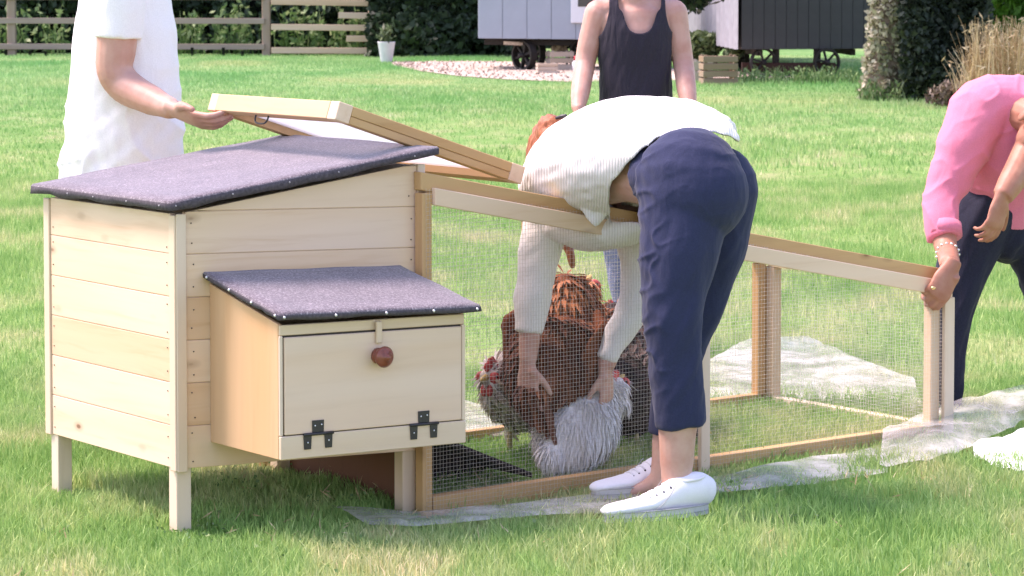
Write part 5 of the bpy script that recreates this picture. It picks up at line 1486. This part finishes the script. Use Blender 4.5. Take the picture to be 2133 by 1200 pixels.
# ------------------------------------------------------------------ hens
def hen(name, loc, yaw, label, down, feath, sc=1.0, pitch=0.0, head_down=.0, tail=.5, tailmat=None, legs=True, wing=True, fl=.04, nf=900, neckmat=None, fluff=0.0, tailn=9, fdir=None, wr=.24, comb=1.0):
    loc = Vector(loc)
    root = empty(name, loc, label, 'hen', 'hens in the run')
    Rz = Matrix.Rotation(yaw, 3, 'Z') @ Matrix.Rotation(pitch, 3, 'Y')
    piv = Vector((0, 0, .17))
    T_ = lambda x, y, z: loc + (Rz @ (Vector((x, y, z)) - piv) + piv) * sc
    bm = bmesh.new()
    hx, hz = .165 + head_down * .06, .345 - head_down * .30
    tube_geo(bm, [T_(-.165, 0, .225), T_(-.10, 0, .195), T_(0, 0, .17), T_(.075, 0, .18), T_(.12, 0, .215)],
             [(.035 * sc, .04 * sc), ((.085 + fluff) * sc, (.082 + fluff) * sc), ((.105 + fluff) * sc, (.10 + fluff) * sc), (.09 * sc, .088 * sc), (.06 * sc, .06 * sc)], sides=18, up=(0, 0, 1), sub=4, ends=(True, True))
    tube_geo(bm, [T_(.085, 0, .21), T_(.135, 0, .26 - head_down * .08), T_(hx - .02, 0, hz - .045), T_(hx, 0, hz)], [.066 * sc, .046 * sc, .034 * sc, .027 * sc], sides=14, sub=3, ends=(True, True))
    ball_geo(bm, T_(hx + .012, 0, hz + .004), (.030 * sc, .026 * sc, .026 * sc), 12)
    for s in (-1, 1): tube_geo(bm, [T_(-.01, s * .045, .14), T_(0, s * .045, .075)], [.045 * sc, .018 * sc], sides=10, ends=(True, True))
    body = remesh('body', bm, M[down], root, .008, 6, folds(.004, 22, V(0, 0, 1), 4))
    # plumage: overlapping feathers lying towards the tail
    me = body.data; n = len(me.vertices)
    co = np.empty(n * 3, np.float32); me.vertices.foreach_get('co', co); co = co.reshape(-1, 3)
    no = np.empty(n * 3, np.float32); me.vertices.foreach_get('normal', no); no = no.reshape(-1, 3)
    idx = rng.choice(n, min(nf, n), replace=False)
    p, q = co[idx], no[idx]
    back = np.array(Vector(fdir)) if fdir else np.array(Rz @ Vector((-1, 0, -.45)))
    d = back - q * np.sum(q * back, 1)[:, None] + rng.normal(0, .09, (len(p), 3)); d /= np.linalg.norm(d, axis=1)[:, None] + 1e-9
    s = np.cross(d, q); s /= np.linalg.norm(s, axis=1)[:, None] + 1e-9
    Lf = fl * sc * rng.uniform(.7, 1.3, (len(p), 1)); wf = Lf * wr / 2
    b0 = p - q * .003
    v = np.stack([b0, b0 + d * Lf * .45 + s * wf + q * np.minimum(Lf * .10, .006), b0 + d * Lf + q * np.minimum(Lf * .09, .006), b0 + d * Lf * .45 - s * wf + q * np.minimum(Lf * .10, .006)], 1)
    rn = np.clip(.10 + .75 * vnoise(p[:, 0] * 14 + p[:, 1] * 9, p[:, 2] * 14, 1.0, 5) + rng.normal(0, .10, len(p)), 0, 1)
    if feath == 'f_speck': rn = rng.uniform(0, 1, len(p))
    fwd = np.array(Rz @ Vector((1, 0, 0))); c0 = np.array(loc) + np.array(piv) * sc
    isneck = ((p + np.array(loc) - c0) @ fwd > .055 * sc) if neckmat else np.zeros(len(p), bool)
    for nm, mk, mt in (('plumage', ~isneck, feath), ('neck_plumage', isneck, neckmat)):
        if mk.sum() == 0: continue
        me2 = mesh_np(nm, v[mk].reshape(-1, 3), np.arange(mk.sum() * 4), 4, np.repeat(rn[mk], 4))
        tag(link(nm, me2, M[mt], root, Matrix.Translation(loc)), kind='stuff')
    # tail fan
    def blade(base, tip, w, nrm, mat, nm, par, rv):
        dd = (tip - base); side = dd.cross(nrm).normalized(); nn_ = side.cross(dd).normalized()
        vv = []; K = 7
        prof = [.35, .75, 1, 1, .95, .75, .15]
        for k in range(K):
            t = k / (K - 1); c = base + dd * t + nn_ * (-.10 * dd.length * t * t)
            vv += [tuple(c - side * w * prof[k] - loc), tuple(c + nn_ * w * .25 - loc), tuple(c + side * w * prof[k] - loc)]
        ff = []
        for k in range(K - 1):
            a = k * 3; ff += [a, a + 1, a + 4, a + 3, a + 1, a + 2, a + 5, a + 4]
        return link(nm, mesh_np(nm, vv, ff, 4, [rv] * len(vv)), M[mat], par, Matrix.Translation(loc))
    tm = tailmat or feath
    for k in range(tailn):
        u = (k - 4) / 4
        base = T_(-.15, u * .02, .225); tip = T_(-.225 - .02 * abs(u) + .03 * tail, u * .075, .26 + .14 * tail - .05 * abs(u))
        blade(base, tip, .022 * sc, (Rz @ Vector((.3, u, .4))).normalized(), tm, 'tail_feather', root, random.uniform(.1, .8))
    if wing:
        for s in (-1, 1):
            bm = bmesh.new()
            tube_geo(bm, [T_(.075, s * .085, .21), T_(.02, s * .108, .195), T_(-.06, s * .10, .185), T_(-.15, s * .06, .18)], [(.012 * sc, .03 * sc), (.015 * sc, .055 * sc), (.014 * sc, .05 * sc), (.006 * sc, .015 * sc)], sides=12, up=(0, 0, 1), sub=3, ends=(True, True))
            w_ = remesh('wing', bm, M[down], root, .007, 3)
            for k in range(9):
                t = k / 8
                blade(T_(.05 - .05 * t, s * .113, .23 - .06 * t), T_(-.10 - .09 * (1 - t), s * (.098 - .02 * (1 - t)), .20 - .055 * t), .016 * sc, (Rz @ Vector((0, s, .1))).normalized(), feath, 'wing_feather', w_, random.uniform(.0, .9))
    # head details
    f = Rz @ Vector((1, 0, -.15)); 
    tube('beak', [T_(hx + .032, 0, hz + .004), T_(hx + .050, 0, hz), T_(hx + .062, 0, hz - .006)], [.010 * sc, .007 * sc, .0015], M['beak'], root, sides=8)
    bm = bmesh.new()
    for k, (dx, h) in enumerate(((.03, .014), (.015, .024), (0, .026), (-.015, .018))):
        ball_geo(bm, T_(hx + dx, 0, hz + (.026 + h * .4) * (.6 + .4 * comb)), (.010 * sc * comb, .006 * sc * comb, h * sc * comb), 8)
    remesh('comb', bm, M['comb'], root, .004, 2)
    for s in (-1, 1):
        bm = bmesh.new(); ball_geo(bm, T_(hx + .025, s * .009, hz - .030), (.009 * sc, .006 * sc, .017 * sc), 8); from_bm('wattle', bm, M['comb'], root)
        bm = bmesh.new(); ball_geo(bm, T_(hx + .022, s * .020, hz + .004), (.016 * sc, .008 * sc, .016 * sc), 8); from_bm('face_patch', bm, M['comb'], root)
        bm = bmesh.new(); ball_geo(bm, T_(hx + .022, s * .026, hz + .007), .0052 * sc, 8); from_bm('eye', bm, M['pupil'], root)
    if legs:
        for s in (-1, 1):
            k0 = T_(0, s * .045, .10); ft_ = Vector((k0.x, k0.y, 0)) + (Matrix.Rotation(yaw, 3, 'Z') @ Vector((.012, 0, 0))) * sc
            if legs == 'hang': ft_ = k0 + V(0, 0, -.11 * sc)
            bm = bmesh.new(); tube_geo(bm, [k0, ft_ + V(0, 0, .008)], [.009 * sc, .0065 * sc], sides=8)
            for an in (-.5, 0, .5, math.pi):
                t_ = Matrix.Rotation(yaw + an, 3, 'Z') @ Vector((.055 if an != math.pi else .025, 0, 0))
                tube_geo(bm, [ft_ + V(0, 0, .008), ft_ + t_ * sc + V(0, 0, .004)], [.006 * sc, .003 * sc], sides=6)
            from_bm('leg', bm, M['hen_leg'], root)
    return root
gp = lambda px, Y: Vector((P(px, 800, Y).x, Y, 0))
hen('hen', gp(1206, 8.80) + V(0, 0, -.038), math.radians(60), 'fluffy white hen standing on grass beneath the brown hen', 'down_white', 'f_white', 1.08, -.72, .9, -.4, wing=False, fluff=.010, nf=6500, fl=.044, tailn=0, fdir=(-.10, -.04, -1), wr=.13)
hb = P(1160, 732, 8.88)
hen('hen', hb - V(0, 0, .17 * 1.34), math.radians(68), 'chestnut brown hen held upright between both hands of bending woman', 'down_brown', 'f_brown', 1.34, -.80, .75, -.3, neckmat='f_orange', legs='hang', nf=4600, fl=.040, fluff=.012, tailn=5, fdir=(.05, -.10, -1), wr=.22, comb=.45)
hen('hen', gp(1098, 9.10), math.radians(240), 'speckled cream hen with red face at left of brown hen', 'down_speck', 'f_speck', 1.18, -.10, .45, .1, nf=3600, fl=.045, wr=.17)
hen('hen', gp(1318, 9.2), math.radians(15), 'dark grey brown hen crouching beside white hen behind trouser leg', 'down_dark', 'f_dark', 1.0, .1, .9, .0, nf=3000, fluff=.02, fl=.045, tailn=3, wr=.2)
hen('hen', gp(1316, 9.50), math.radians(104), 'taller dark brown hen with orange neck behind crouching dark hen', 'down_dark', 'f_dark', 1.42, -.25, .42, -.2, nf=3200, neckmat='f_orange', fluff=.015, fl=.04, tailn=0, fdir=(0, -.1, -1), wr=.22, comb=.4)
# ------------------------------------------------------------------ grass: real blades near the camera, thinning out with distance
def in_poly(x, y, c, u, w, a0, a1, b0, b1):
    dx, dy = x - c.x, y - c.y
    a = dx * u.x + dy * u.y; b = dx * w.x + dy * w.y
    return (a > a0) & (a < a1) & (b > b0) & (b < b1)
def blades(name, n, y0, y1, h0, h1, w, two, lean, clump=.35):
    Y = np.sqrt(rng.uniform(0, 1, n * 2) * (y1 ** 2 - y0 ** 2) + y0 ** 2)
    half = .186 * Y + .45
    X = rng.uniform(-1, 1, n * 2) * half
    dens = vnoise(X, Y * .6, clump, 3) * .65 + vnoise(X, Y * .6, clump * .22, 5) * .55
    keep = rng.uniform(.05, 1.0, n * 2) < dens
    X, Y = X[keep][:n], Y[keep][:n]
    Z = -0.035 * np.exp(-(((X + 0.2) / 0.45) ** 2 + ((Y - 8.25) / 0.5) ** 2))
    big = vnoise(X, Y * .7, clump * 1.6, 9)
    H = (h0 + (h1 - h0) * np.clip(big * 1.2 + rng.normal(-.15, .22, len(X)), 0, 1.25))
    inside = in_poly(X, Y, N0, UR, WR, .02, RL - .02, .02, RW - .02)
    H = np.where(inside, H * 1.0, H)
    dpx = (X / Y) * FPX + PW / 2; dpy = HORIZON + CAMH * FPX / Y
    gx = [q[0] for q in gp_far]; gravel = (dpy > np.interp(dpx, gx, [q[1] for q in gp_far]) - 1) & (dpy < np.interp(dpx, [q[0] for q in gp_near], [q[1] for q in gp_near]) - .5) & (dpx > 816) & (dpx < 1700)
    H = np.where(gravel, -.05, H)
    front = in_poly(X, Y, N0, UR, WR, -.3, RL + .1, -.22, -.005)
    H = np.where(front, np.minimum(H * .6, .030 + rng.uniform(0, .012, len(X))), H)
    for fa, fb in ((0, 0), (0, BL - .05), (AR - .06, 0), (AR - .06, BL - .05)):
        near_leg = in_poly(X, Y, FC, U, W, fa - .09, fa + .11, fb - .22, fb + .07)
        H = np.where(near_leg, np.minimum(H * .45, .018 + rng.uniform(0, .012, len(X))), H)
    sx0 = P(1262, 1090, 8.0).x; sh_ = (X > sx0 - .04) & (X < sx0 + .32) & (Y > 7.86) & (Y < 8.10)
    H = np.where(sh_, np.minimum(H * .5, .026), H)
    rail_in = in_poly(X, Y, N0, UR, WR, .02, RL - .02, .035, .10)
    H = np.where(rail_in, H * .7, H)
    gravel0 = (Y > 44.5) & (Y < 56) & (X > -2.4) & (X < 6) & (np.abs(Y - 50) < 5.0) 
    an = rng.uniform(0, 2 * math.pi, len(X)); ln = np.abs(rng.normal(0, lean, len(X))) * H
    dx, dy = np.cos(an) * ln, np.sin(an) * ln
    pa = rng.uniform(-1.0, 1.0, len(X)); sx, sy = np.cos(pa), np.sin(pa)
    W_ = w * rng.uniform(.6, 1.3, len(X))
    rn = np.clip(rng.beta(2, 2, len(X)) + (rng.uniform(0, 1, len(X)) < .07) * .5, 0, 1)
    m = len(X)
    if two:
        v = np.empty((m, 5, 3), np.float32)
        v[:, 0] = np.stack([X - sx * W_ / 2, Y - sy * W_ / 2, Z - .004], 1); v[:, 1] = np.stack([X + sx * W_ / 2, Y + sy * W_ / 2, Z - .004], 1)
        mx_, my_ = X + dx * .35, Y + dy * .35
        v[:, 2] = np.stack([mx_ + sx * W_ * .42, my_ + sy * W_ * .42, Z + H * .58], 1); v[:, 3] = np.stack([mx_ - sx * W_ * .42, my_ - sy * W_ * .42, Z + H * .58], 1)
        v[:, 4] = np.stack([X + dx, Y + dy, Z + H * .97], 1)
        base = np.arange(m)[:, None] * 5
        tri = np.concatenate([base + np.array([[0, 1, 2]]), base + np.array([[0, 2, 3]]), base + np.array([[3, 2, 4]])], 1)
        me = mesh_np(name, v.reshape(-1, 3), tri.ravel(), 3, np.repeat(rn, 5))
    else:
        v = np.empty((m, 3, 3), np.float32)
        v[:, 0] = np.stack([X - sx * W_ / 2, Y - sy * W_ / 2, Z - .004], 1); v[:, 1] = np.stack([X + sx * W_ / 2, Y + sy * W_ / 2, Z - .004], 1)
        v[:, 2] = np.stack([X + dx, Y + dy, Z + H], 1)
        me = mesh_np(name, v.reshape(-1, 3), np.arange(m * 3), 3, np.repeat(rn, 3))
    return tag(link(name, me, M['grass']), kind='stuff')
blades('grass', 190000, 6.7, 11, .020, .062, .0034, True, .45)
blades('grass', 190000, 11, 22, .025, .065, .0060, False, .4, .7)
blades('grass', 150000, 22, 60, .02, .070, .015, False, .35, 1.6)
# fallen straw and low clover between the blades
n = 2600
Y = rng.uniform(6.9, 10.5, n); X = rng.uniform(-1, 1, n) * (.186 * Y + .4)
k = vnoise(X, Y, .35, 44) + rng.normal(0, .12, n) > .55
leaf_z = np.full(n, .012) + rng.uniform(0, .016, n)
pts = np.stack([X, Y, leaf_z], 1)
tag(leaf_cloud('dry_straw', pts[k], .0042, M['dry_leaf'], None, rng.uniform(.5, 1, int(k.sum())), 12.0), kind='stuff')
n = 9000
Y = rng.uniform(6.9, 11, n); X = rng.uniform(-1, 1, n) * (.186 * Y + .4)
k = vnoise(X, Y, .22, 51) + rng.normal(0, .07, n) > .70
k &= ~in_poly(X, Y, N0, UR, WR, -.4, RL + .2, -.30, .12)
pts = np.stack([X, Y, rng.uniform(.012, .034, n)], 1)
tag(leaf_cloud('clover', pts[k], .011, M['weed_leaf'], None, rng.uniform(.3, .9, int(k.sum())), 1.1), kind='stuff')
